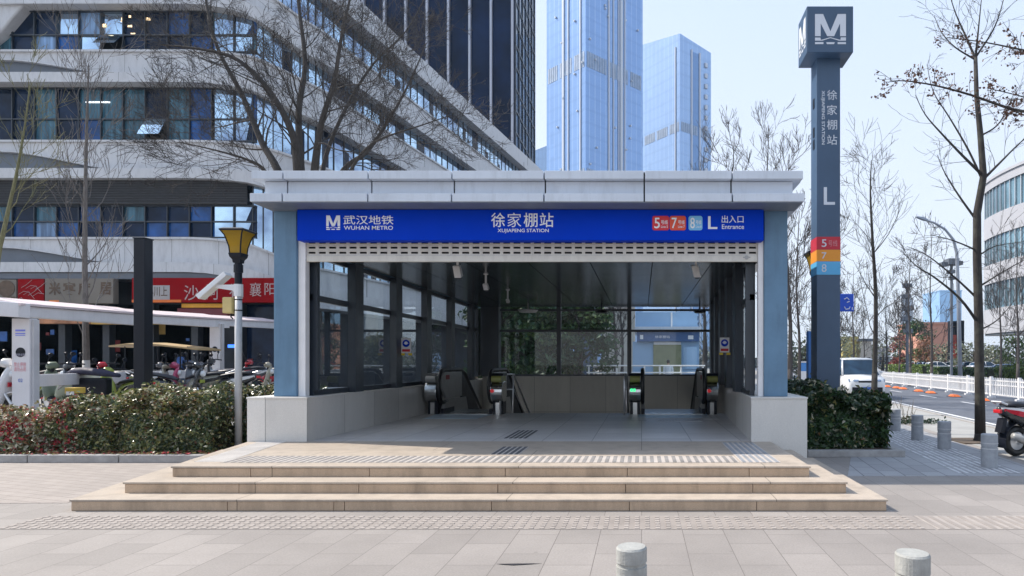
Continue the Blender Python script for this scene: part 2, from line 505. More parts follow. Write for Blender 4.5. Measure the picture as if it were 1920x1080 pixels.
# tactile paving: real raised ribs on thin tiles
def ribs(name, poly_at, D0, D1, pitch, wid, mats, x0, x1, h=.005, zb=.0, dots=0):
    """ribs running along D; poly_at unused unless the ends are slanted"""
    b = MB()
    b.prism([(x0, D0), (x1, D0), (x1, D1), (x0, D1)], zb + .001, zb + .004)
    b.cm = 1
    n = int((x1 - x0) / pitch)
    for i in range(n):
        xa = x0 + (i + .5) * pitch - wid / 2
        if dots:
            m = int((D1 - D0) / dots)
            for j in range(m):
                ya = D0 + (j + .5) * dots - dots * .28
                b.box(xa, xa + wid, ya, ya + dots * .56, zb + .0041, zb + .004 + h)
        else:
            b.box(xa, xa + wid, D0 + .03, D1 - .03, zb + .0041, zb + .004 + h)
    return structure(b.build(name, mats))
tA = M('tactile_base', (.285, .25, .225), .8, var=.15, world=True); tB = M('tactile_rib', (.345, .305, .275), .7, var=.2, vs=5, world=True)
tG = M('groove_dark', (.10, .10, .105), .7, var=.2, world=True); tP = M('rib_pale', (.62, .62, .63), .5, var=.1, world=True)
ribs('plaza_tactile_path', None, 6.18, 6.73, .105, .045, [tA, tB], -6.4, 2.9, dots=.09)
ribs('plaza_tactile_path', None, 6.18, 6.73, .105, .05, [tB, tA], 2.93, 4.7, h=.003)

b = MB()      # ribbed guiding path beside the bollards
for k in range(9):
    o = -3.55 + k * .11
    for j in range(16):
        y = 9.3 + j * .6
        b.prism([(KX(y) + o, y), (KX(y) + o + .05, y), (KX(y + .55) + o + .05, y + .55), (KX(y + .55) + o, y + .55)], .0045, .010)
structure(b.build('pavement_tactile_path', M('pale_guiding_rib', (.50, .50, .51), .7, var=.25, vs=3, world=True)))
# ================================================================== steps and landing
HS, DS = .13, [6.95, 7.28, 7.61]
XL = [-6.36, -6.04, -5.73]; XR = [2.74, 2.40, 2.06]
BX0, BX1 = -6.29, 2.64                    # outer faces of the stone base
FL = -.25                                 # flare of the left side
st = thing('entrance_steps', 'three wide beige granite steps up to the subway entrance landing', 'steps', (-1.8, 6.95, 0))
jx = [[425, 625, 645, 921, 1180, 1419], [447, 672, 933, 1173, 1412], [469, 692, 947, 1176, 1405]]
rs = random.Random(3)
for k in range(3):
    D0 = DS[k]; z0 = HS * k; z1 = z0 + HS; xl, xr = XL[k], XR[k]
    Dend = 10.02 if k < 2 else 10.02
    b = MB()
    # tread slab with a small nosing
    lb = max(xl + FL * (Dend - D0), -7.2) if k < 2 else BX0
    b.cm = 0
    js = [X(p, D0) for p in jx[k]]
    edges = [xl] + js + [xr]
    # tread stones along the front edge, then one field behind
    b.prism([(xl, D0), (xr, D0), (xr, Dend), (lb, Dend)], z1 - .024, z1)
    b.cm = 1
    for i in range(len(edges) - 1):
        a, c = edges[i] + .003 + (.014 if i == 0 else 0), edges[i + 1] - .003 - (.014 if i == len(edges) - 2 else 0)
        al = a + (FL * .3 if i == 0 else 0)
        dz = rs.uniform(-.002, .002)
        b.hexa([(a, D0 + .009 + dz, z0), (c, D0 + .009 + dz, z0), (c, D0 + .32, z0), (al, D0 + .32, z0)],
               [(a, D0 + .009 + dz, z1 - .027), (c, D0 + .009 + dz, z1 - .027), (c, D0 + .32, z1 - .027), (al, D0 + .32, z1 - .027)])
    b.cm = 2
    b.hexa([(xl + .09, D0 + .1, z0), (xr - .05, D0 + .1, z0), (xr - .05, Dend, z0), (lb + .05, Dend, z0)],
           [(xl + .09, D0 + .1, z1 - .028), (xr - .05, D0 + .1, z1 - .028), (xr - .05, Dend, z1 - .028), (lb + .05, Dend, z1 - .028)])
    b.cm = 1
    for (p, q) in (((xr - .012, D0 + .33), (xr - .012, Dend)),):
        b.box(p[0] - .03, p[0], p[1], q[1], z0, z1 - .027)
    b.hexa([(xl + .012 + FL * .33, D0 + .33, z0), (xl + .06 + FL * .33, D0 + .33, z0), (lb + .06, Dend, z0), (lb + .012, Dend, z0)],
           [(xl + .012 + FL * .33, D0 + .33, z1 - .027), (xl + .06 + FL * .33, D0 + .33, z1 - .027), (lb + .06, Dend, z1 - .027), (lb + .012, Dend, z1 - .027)])
    b.build('step', [MT['step'], MT['riser'], MT['joint']], st, bevel=.004)
ZF = .39
b = MB(); b.prism([(-5.4, 10.02), (1.82, 10.02), (2.1, 15.6), (-5.4, 15.6)], 0.0, ZF)
b.build('lobby_floor', MT['floor'], st)
b = MB(); b.box(-5.4, 2.3, 15.6, 21.2, -.9, -.8); b.build('escalator_pit_floor', MT['joint'], st)

def ribgroup(x0, x1, D0, D1, n, wid, mats, h=.004):
    b = MB(); p = (x1 - x0) / n
    b.prism([(x0, D0), (x1, D0), (x1, D1), (x0, D1)], ZF + .001, ZF + .004)
    b.cm = 1
    for i in range(n):
        xa = x0 + (i + .5) * p - wid / 2
        b.box(xa, xa + wid, D0 + .01, D1 - .01, ZF + .0041, ZF + .004 + h)
    return structure(b.build('landing_tactile_path', mats))
MTf = M('landing_strip_stone', (.50, .45, .41), .6, var=.12, world=True)
ribgroup(-5.3, X(1380, 8.2), 7.88, 8.42, 68, .045, [MTf, M('worn_strip_groove', (.25, .235, .225), .7, var=.25, world=True)])
ribgroup(X(1380, 8.2) + .02, X(1380, 8.2) + .52, 7.88, 9.85, 6, .042, [MTf, M('grey_strip', (.28, .29, .31), .6, var=.2, world=True)])
ribgroup(-2.08, -1.68, 8.55, 9.35, 5, .045, [MTf, tG])
ribgroup(-2.3, -1.9, 10.35, 11.6, 5, .045, [MT['floor'], tG])
b = MB()   # ribs on the left of the landing run across
for i in range(26):
    y = 7.95 + i * .078
    xa = -5.62 - (y - 7.61) * .2
    b.box(xa, xa + .42, y, y + .036, ZF + .0005, ZF + .005)
structure(b.build('landing_tactile_path', M('pale_worn_rib', (.62, .59, .56), .6, var=.15, world=True)))
# plates in front of the escalators
b = MB(); b.prism([(-.12, 14.3), (1.55, 14.3), (1.6, 15.2), (-.08, 15.2)], ZF + .001, ZF + .005)
structure(b.build('floor_plate', MT['mat_blue']))
b = MB(); b.prism([(-4.9, 14.0), (-3.7, 14.0), (-3.6, 15.2), (-5.0, 15.2)], ZF + .001, ZF + .005)
structure(b.build('floor_plate', MT['mat_blue']))
ribgroup(.35, 1.3, 13.35, 13.95, 14, .035, [MT['floor'], tP])
ribgroup(-.25, .1, 13.6, 14.6, 5, .035, [MT['floor'], tP])
ribgroup(1.38, 1.72, 13.9, 15.0, 8, .02, [MT['floor'], tP])

# ================================================================== the entrance building
eb = thing('subway_entrance', 'low subway entrance pavilion with a flat grey canopy over a dark glazed hall', 'subway entrance', (-1.8, 10, 0))
RX = lambda D: 1.75 + .053 * (D - 10)      # inner face of the right base
def base_cap(b, pts, z): b.prism(pts, z, z + .03)
b = MB(); b.box(BX0, -5.34, 10.0, 21.3, 0, 1.07)
bw = b.build('base_wall', [MT['basey']], eb)
b = MB(); b.box(BX0, -5.34, 9.975, 9.999, .0, 1.07); b.build('stone_front', MT['basew'], bw)
b = MB(); b.box(BX0 - .01, -5.33, 9.965, 21.3, 1.071, 1.1); b.build('coping', MT['basew'], bw, bevel=.006)
b = MB(); b.prism([(RX(10), 10), (BX1, 10), (BX1 + .2, 21.3), (RX(21.3), 21.3)], 0, 1.07)
bw = b.build('base_wall', [MT['basey']], eb)
b = MB(); b.box(RX(10), BX1, 9.975, 9.999, .0, 1.07); b.build('stone_front', MT['basew'], bw)
b = MB(); b.prism([(RX(10) - .01, 9.965), (BX1 + .01, 9.965), (BX1 + .21, 21.3), (RX(21.3) - .01, 21.3)], 1.071, 1.1); b.build('coping', MT['basew'], bw, bevel=.006)
b = MB(); b.box(-5.34, RX(21), 21.0, 21.3, -.9, 1.17); bw = b.build('rear_base_wall', MT['backw'], eb)
b = MB(); b.box(-5.34, RX(21), 20.97, 21.3, 1.171, 1.2); b.build('coping', MT['basew'], bw)
# pillars
for (xa, xb) in ((-5.97, -5.60), (1.99, 2.37)):
    b = MB(); b.box(xa, xb, 10.15, 10.75, 1.1, 4.12); p = b.build('pillar', MT['steelblue'], eb, bevel=.012)
# canopy: panels with dark open joints
CZ = dict(cap=(4.47, 4.6), mid=(4.25, 4.47), lip=(4.12, 4.25))
CL, CR, CB = -6.0, 2.49, 21.9
cn = MB(); cn.box(CL + .16, CR - .16, 9.78, CB - .2, 4.125, 4.56); core = cn.build('canopy_core', MT['joint'], eb)
jj = [X(p, 9.6) for p in (530, 690, 847, 1020, 1208, 1373)]
b = MB()
for (nm, d, xo) in (('cap', 9.6, 0), ('mid', 9.73, .13), ('lip', 9.585, -.015)):
    z0, z1 = CZ[nm]; ee = [CL + xo] + jj + [CR - xo]
    for i in range(len(ee) - 1):
        b.box(ee[i] + .011, ee[i + 1] - .011, d, 9.779, z0 + (.003 if nm != 'lip' else 0), z1 - .003)
    # sides and rear
    ys = [9.779] + [9.78 + 2.0 * k for k in range(1, 6)] + [CB]
    for i in range(len(ys) - 1):
        b.box(CL + xo, CL + .159, ys[i] + .006, ys[i + 1] - .006, z0 + (.003 if nm != 'lip' else 0), z1 - .003)
        b.box(CR - .159, CR - xo, ys[i] + .006, ys[i + 1] - .006, z0 + (.003 if nm != 'lip' else 0), z1 - .003)
b.build('canopy_fascia', MT['canopy'], eb, bevel=.005)
b = MB(); b.box(CL + .1, CR - .1, 9.7, CB - .1, 4.6, 4.615); b.build('roof_sheet', MT['canopy'], eb)
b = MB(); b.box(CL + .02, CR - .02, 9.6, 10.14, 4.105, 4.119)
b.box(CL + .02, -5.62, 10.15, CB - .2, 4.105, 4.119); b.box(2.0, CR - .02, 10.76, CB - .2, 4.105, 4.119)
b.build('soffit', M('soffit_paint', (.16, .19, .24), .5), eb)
# ceiling
b = MB()
cj = [-5.4, -4.4, -3.25, -2.1, -.95, .2, 1.3, 2.35]
for i in range(len(cj) - 1):
    for (ya, yb) in ((10.42, 13.2), (13.2, 16.0), (16.0, 18.8), (18.8, 20.8)):
        b.box(cj[i] + .008, cj[i + 1] - .008, ya + .006, yb - .006, 3.5, 3.53)
b.build('ceiling', MT['ceil'], eb)
b = MB(); b.box(-5.6, 2.4, 10.4, 21.2, 3.56, 3.6); b.build('ceiling_void', MT['joint'], eb)
# beams over the glass walls
b = MB(); b.box(-5.62, -5.36, 10.76, 21.3, 3.5, 4.1); b.prism([(RX(10.76) + .02, 10.76), (RX(10.76) + .3, 10.76), (RX(21.3) + .3, 21.3), (RX(21.3) + .02, 21.3)], 3.5, 4.1)
b.box(-5.35, RX(21), 21.05, 21.25, 3.62, 4.1)
b.build('upper_beam', MT['steelblue'], eb)
# side glazing: columns, transoms, panes
colD = [11.85, 13.8, 15.75, 17.75, 19.85]
def sidewall(fx, sgn):
    fr = MB()
    for d in colD:
        x = fx(d); fr.box(min(x, x - sgn * .16), max(x, x - sgn * .16) , d - .17, d + .17, 1.1, 3.5)
    def lin(z0, z1, ya, yb, o0, o1):
        fr.prism([(fx(ya) + min(o0, o1), ya), (fx(ya) + max(o0, o1), ya), (fx(yb) + max(o0, o1), yb), (fx(yb) + min(o0, o1), yb)], z0, z1)
    o = [-.03 * sgn, .05 * sgn]
    edges = [10.42] + colD + [20.9]
    for i in range(len(edges) - 1):
        ya = edges[i] + (.17 if i else 0); yb = edges[i + 1] - (.17 if i < len(edges) - 2 else 0)
        lin(1.101, 1.19, ya, yb, *o); lin(2.69, 2.79, ya, yb, *o); lin(3.42, 3.5, ya, yb, *o)
    for ya, yb in ((10.42, 10.5), (20.7, 21.0)):
        lin(1.19, 3.42, ya, yb, -.1 * sgn, .06 * sgn)
    fo = fr.build('window_frame', MT['frame'], eb)
    for i in range(len(edges) - 1):
        ya = edges[i] + (.17 if i else .08); yb = edges[i + 1] - (.17 if i < len(edges) - 2 else .2)
        g = MB()
        for z0, z1 in ((1.191, 2.689), (2.791, 3.419)):
            a0, a1 = fx(ya) + .004, fx(yb) + .004
            g.prism([(a0, ya), (a0 + .014, ya), (a1 + .014, yb), (a1, yb)], z0, z1)
        g.build('window_pane', MT['glassL'], fo)
sidewall(lambda d: -5.50, -1)
sidewall(lambda d: RX(d) + .06, 1)
# rear glazing
fr = MB()
xm = [X(1048, 21), X(1180, 21)]
fr.box(-5.34, X(938, 21), 20.75, 21.1, 1.201, 3.52)
for x in xm: fr.box(x - .07, x + .07, 20.95, 21.08, 1.201, 3.52)
fr.box(X(1333, 21) - .02, RX(21) + .1, 20.75, 21.1, 1.201, 3.52)
seg = [X(938, 21), xm[0] - .07, xm[0] + .07, xm[1] - .07, xm[1] + .07, X(1333, 21) - .02]
for i in (0, 2, 4):
    for z0, z1 in ((1.201, 1.26), (2.68, 2.76), (3.38, 3.45)):
        fr.box(seg[i], seg[i + 1], 20.97, 21.06, z0, z1)
fo = fr.build('window_frame', MT['frame'], eb)
for i in (0, 2, 4):
    g = MB()
    for z0, z1 in ((1.261, 2.679), (2.761, 3.379)):
        g.add([(seg[i], 21.01, z0), (seg[i + 1], 21.01, z0), (seg[i + 1], 21.01, z1), (seg[i], 21.01, z1)], [(0, 1, 2, 3)])
    g.build('window_pane', MT['glassB'], fo)
# ------------------------------------------------ roller shutter (half let down)
sh = thing('roller_shutter', 'cream roller shutter with slotted rows rolled up under the blue sign', 'shutter', (-1.8, 10.3, 3.3))
sx0, sx1 = -5.48, 1.9
b = MB()
zb, pitch = 3.407, .083
for r in range(3):
    za = zb + r * pitch; zs0, zs1 = za + .026, za + .06; zt = za + pitch - .004
    b.box(sx0, sx1, 10.24, 10.262, za, zs0); b.box(sx0, sx1, 10.24, 10.262, zs1, zt)
    n = 44; p = (sx1 - sx0) / n
    for i in range(n + 1):
        xa = max(sx0, sx0 + i * p - .026); xb = min(sx1, sx0 + i * p + .026)
        b.box(xa, xb, 10.241, 10.261, zs0, zs1)
    b.box(sx0, sx1, 10.246, 10.256, zt, za + pitch)
b.build('slat_curtain', MT['shutter'], sh)
b = MB(); b.box(sx0, sx1, 10.225, 10.275, 3.30, 3.405); bb = b.build('bottom_bar', MT['shutter'], sh, bevel=.008)
b = MB(); b.lathe([(.0, -.01), (.035, -.01), (.035, .0)], (X(1400, 10.22), 10.224, 3.37), 14, 'y'); b.box(X(1400, 10.22) - .06, X(1400, 10.22) + .06, 10.219, 10.2245, 3.36, 3.38); b.build('lock', MT['dsteel'], bb)
b = MB(); b.box(sx0, sx1, 10.3, 10.41, 3.45, 3.7); b.build('shutter_box', MT['joint'], sh)
for (xa, xb) in ((-5.597, -5.482), (1.902, 1.987)):
    b = MB(); b.box(xa, xb, 10.2, 10.215, 1.1, 3.68); b.box(xa, xa + .02, 10.215, 10.33, 1.1, 3.68); b.box(xb - .02, xb, 10.215, 10.33, 1.1, 3.68); b.box(xa + .02, xb - .02, 10.29, 10.33, 1.1, 3.68)
    b.build('guide_rail', MT['white'], sh, bevel=.004)
# ------------------------------------------------ blue sign
sg = thing('station_sign', 'long blue station name sign with white lettering under the canopy edge', 'sign', (-1.8, 10.05, 3.6))
SX0, SX1 = X(557, 10.0), X(1432, 10.0)
b = MB(); b.box(SX0, SX1, 10.0, 10.2, 3.605, 4.1); b.build('sign_board', MT['signblue'], sg, bevel=.008)
D = 9.995
def fitpx(x0, x1, y0, y1, d=10.0): return (X(x0, d), X(x1, d), Z(y1, d), Z(y0, d))
def logo(b, fit, D, flip=None):
    A = [[(293, 205), (293, 525), (375, 525), (375, 340), (470, 525), (570, 525), (655, 340), (655, 525), (740, 525), (740, 205), (620, 205), (515, 455), (410, 205)],
         [(293, 545), (293, 590), (400, 590), (515, 553), (640, 590), (740, 590), (740, 542), (665, 542), (660, 578), (640, 574), (515, 540), (400, 574), (378, 578), (370, 545)],
         [(293, 610), (293, 640), (415, 640), (415, 610)], [(455, 612), (465, 640), (568, 640), (578, 612)], [(620, 610), (620, 640), (740, 640), (740, 610)]]
    x0, x1, z0, z1 = fit
    for poly in A:
        pts = [(x0 + (u - 293) / 447 * (x1 - x0), z1 - (v - 205) / 435 * (z1 - z0)) for u, v in poly]
        if flip: b.add([(D, -u, v) for u, v in pts], [tuple(range(len(pts)))])
        else: b.add([(u, D, v) for u, v in pts], [tuple(range(len(pts)))])
b = MB(); logo(b, fitpx(612, 638, 404, 431), D); b.build('emblem', MT['lettering'], sg)
text('武汉地铁', fitpx(644, 738, 404, 421), D, MT['lettering'], sg, bold=.007)
text('WUHAN METRO', fitpx(645, 737, 423.5, 431), D, MT['lettering'], sg, bold=.012)
[text(c_, fitpx(x_, x_ + 26, 399, 426), D, MT['lettering'], sg, bold=b_) for c_, x_, b_ in (('徐', 921, .007), ('家', 951.5, 0), ('棚', 982, .007), ('站', 1012, .007))]
text('XUJIAPENG STATION', fitpx(933, 1029, 429, 437.5), D, MT['lettering'], sg, bold=.01)
for (x0, x1, col, s1) in ((1223, 1254.5, (.62, .015, .03), '5'), (1255.5, 1286, (.72, .07, .02), '7'), (1291, 1317, (.18, .50, .80), '8')):
    fx = fitpx(x0, x1, 405, 432)
    b = MB()
    r = .035; pts = []
    for (cx, cz, a0) in ((fx[1] - r, fx[3] - r, 0), (fx[0] + r, fx[3] - r, 90), (fx[0] + r, fx[2] + r, 180), (fx[1] - r, fx[2] + r, 270)):
        for q in range(5): pts.append((cx + r * math.cos(R(a0 + q * 22.5)), cz + r * math.sin(R(a0 + q * 22.5))))
    b.prismy(pts, 9.990, 9.9985)
    lb = b.build('line_badge', M('line_badge_' + s1, col, .4, var=.03), sg)
    wpx = x1 - x0
    text(s1, fitpx(x0 + wpx * .12, x0 + wpx * .45, 408.5, 428.5), 9.987, MT['lettering'], lb, bold=.01)
    text('号线', fitpx(x0 + wpx * .52, x0 + wpx * .92, 413, 421), 9.987, MT['lettering'], lb, bold=.008)
    text('Line ' + s1, fitpx(x0 + wpx * .52, x0 + wpx * .92, 423, 427.5), 9.987, MT['lettering'], lb, bold=.004)
text('L', fitpx(1327.5, 1345, 405.5, 429.5), D, MT['lettering'], sg, bold=.01)
text('出入口', fitpx(1353, 1394, 404, 418), D, MT['lettering'], sg, bold=.008)
text('Entrance', fitpx(1353.5, 1395, 421, 429.5), D, MT['lettering'], sg, bold=.006)

# ------------------------------------------------ escalators
def escalator(loc, label, xl, xr, D0, disp):
    es = thing('escalator', label, 'escalator', loc, group='escalators going down from the hall')
    for s, x in ((1, xl), (-1, xr)):
        # s=+1: left balustrade (handrail on its right side)
        w0, w1 = (x - .17, x + .11) if s == 1 else (x - .11, x + .17)
        def prof(y0, z0, r):       # rounded nose in (y,z)
            pts = [(y0 + .55, z0)]
            for q in range(13):
                a = R(270 - q * 15)
                pts.append((y0 + r + r * math.cos(a), z0 + r + r * math.sin(a)))
            pts.append((y0 + .55, z0 + 2 * r))
            return pts
        b = MB(); b.prismx(prof(D0, ZF + .3, .25), w0, w1)
        bl = b.build('newel_housing', MT['steel'], es, bevel=.012)
        b = MB(); b.prismx(prof(D0 + .02, ZF + .78, .08), w0 + .02, w1 - .02); b.build('nose_panel', MT['olive'] if disp[0 if s == 1 else 1] != 'none' else MT['dsteel'], bl)
        b = MB(); b.prismx([(D0 + .1, ZF + .94), (D0 + .6, ZF + .94), (D0 + .6, ZF + 1.0), (D0 + .2, ZF + 1.0)], w0, w1); b.build('top_deck', MT['black'], bl)
        b = MB(); b.box(w0 + .02, w1 - .02, D0 + .22, D0 + .6, ZF, ZF + .3); b.build('plinth', MT['black'], bl)
        b = MB(); b.box(w0 + .09, w1 - .09, D0 + .19, D0 + .22, ZF, ZF + .29); b.build('plinth_trim', MT['steel'], bl)
        d = disp[0 if s == 1 else 1]
        if d != 'none':
            b = MB(); zc = ZF + .6
            if d == 'green':
                for k in (0, 1): b.box(w0 + .03 + k * .07, w0 + .085 + k * .07, D0 - .012, D0 + .012, zc - .035, zc + .035)
                b.build('direction_light', MT['green_lit'], bl)
            else:
                b.lathe([(0, -.012), (.045, -.012), (.045, .012)], (x + .06 * s, D0, zc - .02), 14, 'y'); b.box(w0 + .02, x, D0 - .008, D0 + .01, zc - .028, zc - .015)
                b.build('direction_light', MT['red_lit'], bl)
        # handrail loop on the inner side
        xh = x + .155 * s
        pts = []
        for q in range(9):
            a = R(270 - q * 22.5); pts.append((xh, D0 + .42 + .36 * math.cos(a), ZF + .68 + .40 * math.sin(a)))
        pts = [(xh, D0 + .75, ZF + .3)] + pts + [(xh, D0 + 1.9, ZF + 1.08), (xh, D0 + 2.3, ZF + .98), (xh, D0 + 5.2, ZF - .9)]
        b = MB(); b.tube(pts, .048, 8); b.build('handrail', MT['rubber'], es, smooth=True)
        # steel balustrade panel ahead of the incline, dark glass further down
        b = MB(); b.prismx([(D0 + .62, ZF + .36), (D0 + 1.95, ZF + .36), (D0 + 1.95, ZF + 1.02), (D0 + .5, ZF + 1.02), (D0 + .30, ZF + .86), (D0 + .34, ZF + .6)], xh - .03, xh + .03)
        bp_ = b.build('balustrade_panel', MT['dsteel'], es, bevel=.006)
        b = MB(); b.box(xh - .034, xh + .034, D0 + .55, D0 + .85, ZF + .84, ZF + .95); b.build('warning_label', M('label_red_dark', (.30, .03, .03), .5), bp_)
        b = MB(); b.prismx([(D0 + 1.96, ZF + .1), (D0 + 5.2, ZF - 1.9), (D0 + 5.2, ZF - 1.0), (D0 + 2.2, ZF + .9), (D0 + 1.96, ZF + .98)], xh - .02, xh + .02)
        b.build('lower_balustrade', MT['black'], es)
        b = MB(); b.prismx([(D0 + .3, ZF), (D0 + 2.6, ZF - .2), (D0 + 2.3, ZF + .32), (D0 + .6, ZF + .34)], xh - .045, xh + .045); b.build('skirt_panel', MT['dsteel'], es)
        b = MB(); b.box(xh - .05 * (s == -1) - .03 * (s == 1), xh + .05 * (s == 1) + .03 * (s == -1), D0 + .3, D0 + 1.2, ZF, ZF + .13); b.build('skirt', MT['black'], es)
    b = MB(); b.box(xl + .2, xr - .2, D0 + .1, D0 + .5, ZF, ZF + .02); b.build('comb_plate', MT['steel'], es)
    b = MB()
    for k in range(14):
        y = D0 + .55 + k * .36; z = ZF - max(0, k - 3) * .2
        b.box(xl + .2, xr - .2, y, y + .36, z - .2, z - .005)
    b.build('step_band', MT['dsteel'], es)
    return es
escalator((-4.5, 15.1, ZF), 'escalator beside the left glass wall with steel newels and a red stop light', X(812, 15.2), X(930, 15.2), 15.05, ('none', 'red'))
escalator((.8, 15.1, ZF), 'escalator near the right wall showing a green light on its left newel', X(1193, 15.2), X(1333, 15.2), 15.05, ('green', 'red'))
# tubular stair rails between the escalators
def rail(label, x, D0):
    b = MB(); b.tube([(x, D0, ZF), (x, D0, ZF + .85), (x + .02, D0 + .1, ZF + .98), (x + .02, D0 + 1.5, ZF + .95), (x + .02, D0 + 5, ZF - .9)], .024, 8)
    b.tube([(x, D0 + .02, ZF + .6), (x + .02, D0 + 1.5, ZF + .55), (x + .02, D0 + 5, ZF - 1.3)], .018, 8)
    b.tube([(x + .01, D0 + 1.4, ZF - .1), (x + .02, D0 + 1.4, ZF + .95)], .02, 8)
    return tag(b.build('stair_handrail', MT['alu'], None, smooth=True), label, 'handrail', 'rails beside the stairs in the hall')
rail('bent steel stair handrail right of the left escalator', X(940, 15.3), 15.2)
rail('steel stair handrail left of the green lit escalator', X(1171, 15.3), 15.2)

# ------------------------------------------------ notices, cameras, ceiling fittings
def notice(label, fx, loc):
    t = thing('safety_notice', label, 'notice', loc, group='blue and white notices in the hall')
    x0, x1, D, z0, z1 = fx
    b = MB(); b.box(x0, x1, D, D + .008, z0, z1); b.build('notice_panel', MT['white'], t)
    cxx = (x0 + x1) / 2; zz = z1 - (z1 - z0) * .36; r = (x1 - x0) * .38
    b = MB(); b.lathe([(0, -.003), (r, -.003), (r, 0)], (cxx, D - .001, zz), 20, 'y'); b.build('blue_symbol', MT['signblue'], t)
    b = MB(); b.lathe([(0, -.002), (r * .45, -.002), (r * .45, 0)], (cxx, D - .0045, zz + r * .1), 14, 'y'); b.box(cxx - r * .6, cxx + r * .6, D - .006, D - .0045, zz - r * .05, zz + r * .12); b.build('head_symbol', MT['lettering'], t)
    b = MB(); b.box(x0 + .02, x1 - .02, D - .002, D - .0005, z0 + .03, z0 + (z1 - z0) * .26); b.build('red_strip', MT['red'], t)
    yt = bpy.data.materials.get('yellow_tape') or M('yellow_tape', (.75, .55, .03), .5)
    for xa, xb in ((x0 - .01, x0 + .07), (x1 - .06, x1 + .02)):
        b = MB(); b.box(xa, xb, D + .01, D + .014, z0 - .05, z0 - .004); b.build('yellow_tape', yt, t)
notice('blue and white round-symbol notice with yellow tape on the left window', (X(754, 13.95), X(772, 13.95), 13.9, Z(662, 13.95), Z(634, 13.95)), (-5.3, 13.9, 1.9))
notice('blue and white round-symbol notice with yellow tape on the right dark column', (X(1349, 13.2), X(1367, 13.2), 13.15, Z(661, 13.2), Z(633, 13.2)), (1.8, 13.15, 1.9))
def cctv(label, px, py0, py1, D, wpx):
    t = thing('security_camera', label, 'security camera', (X(px, D), D, 3.5), group='white cameras under the hall ceiling')
    x = X(px, D); zt = Z(py0, D); zb = Z(py1, D); r = wpx / F * D / 2
    b = MB(); b.tube([(x, D, 3.5), (x, D, zt - .02)], .022, 8); b.lathe([(.05, 0), (.05, .02)], (x, D, 3.478), 12); b.build('mount', MT['white'], t)
    b = MB(); dx = r * .35
    b.hexa([(x - r + dx, D - r, zb), (x + r + dx, D - r, zb), (x + r + dx, D + r, zb + .05), (x - r + dx, D + r, zb + .05)], [(x - r - dx, D - r * .6, zt), (x + r - dx, D - r * .6, zt), (x + r - dx, D + r, zt + .03), (x - r - dx, D + r, zt + .03)])
    hb = b.build('camera_housing', MT['white'], t, bevel=.01)
    b = MB(); b.box(x - r * .6 + dx, x + r * .6 + dx, D - r * .7, D + r * .7, zb - .012, zb - .001); b.build('lens', MT['black'], hb)
cctv('white box camera hanging just inside the shutter on the left', 858, 499, 522, 11.2, 13)
cctv('white box camera hanging just inside the shutter on the right', 1305, 499, 521, 11.2, 13)
cctv('small white camera deeper under the hall ceiling on the left', 911, 533, 545, 13.0, 9)
cctv('tiny bright camera above the left escalator', 952, 562, 569, 15.8, 6)
def fitting(label, px, D, r, m):
    t = MB(); x = X(px, D); t.tube([(x, D, 3.5), (x, D, 3.3)], .02, 8); t.lathe([(.03, .06), (r, .03), (r * .8, -.04), (0, -.05)], (x, D, 3.26), 16)
    tag(t.build('ceiling_speaker', m, None), label, 'ceiling speaker', 'round fittings under the hall ceiling')
fitting('pale round ceiling speaker over the rear window left part', 990, 19.5, .32, MT['white'])
fitting('dark round ceiling speaker over the rear window middle', 1128, 19.8, .22, MT['black'])
fitting('dark round ceiling speaker in the right rear ceiling corner', 1312, 19.8, .2, MT['black'])
# ================================================================== office podium, left
def smooth01(t): t = max(0., min(1., t)); return t * t * (3 - 2 * t)
ppts = [(-52 + k * 1.0, 32.0) for k in range(32)]
for k in range(1, 9):
    t = k / 9; a, c, e = Vector((-20.6, 32)), Vector((-17.9, 32)), Vector((-17.45, 34.7))
    q = a * (1 - t) ** 2 + c * 2 * t * (1 - t) + e * t * t; ppts.append((q.x, q.y))
for k in range(0, 46): ppts.append((-17.45 + .17 * k * .9, 34.7 + k * .9))
NP = len(ppts)
pn = []
for i in range(NP):
    a = Vector(ppts[max(0, i - 1)]); c = Vector(ppts[min(NP - 1, i + 1)]); d = (c - a).normalized()
    pn.append(Vector((d.y, -d.x)))
pb = [smooth01((i - 29) / 9.0) for i in range(NP)]            # 0 on the left front, 1 on the side
def wave(i):
    x = ppts[i][0]
    return .5 * (1 + math.cos(math.pi * max(0, min(1, (x + 33.0) / 7.2)))) if i < 34 else 0.
def sweep(b, z0, z1, o0, o1, i0=0, i1=NP):
    rings = []
    for i in range(i0, i1):
        p, n = Vector(ppts[i]), pn[i]
        a = p + n * o0; c = p + n * o1
        za = z0(i) if callable(z0) else z0; zb = z1(i) if callable(z1) else z1
        rings.append([(a.x, a.y, za), (c.x, c.y, za), (c.x, c.y, zb), (a.x, a.y, zb)])
    return b.loft(rings)
def L(a, c): return lambda i: a + (c - a) * pb[i]
MT['bandw'] = granite('white_facade_panel', (.60, .605, .62), 2.4, 60, var=.05, stain=.45, spk=.04, mortar=.012, rough=.5, offset=0)
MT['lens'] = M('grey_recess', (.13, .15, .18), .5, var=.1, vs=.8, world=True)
MT['inside'] = M('dark_interior', (.008, .012, .02), .6, var=.6, vs=.8, world=True)
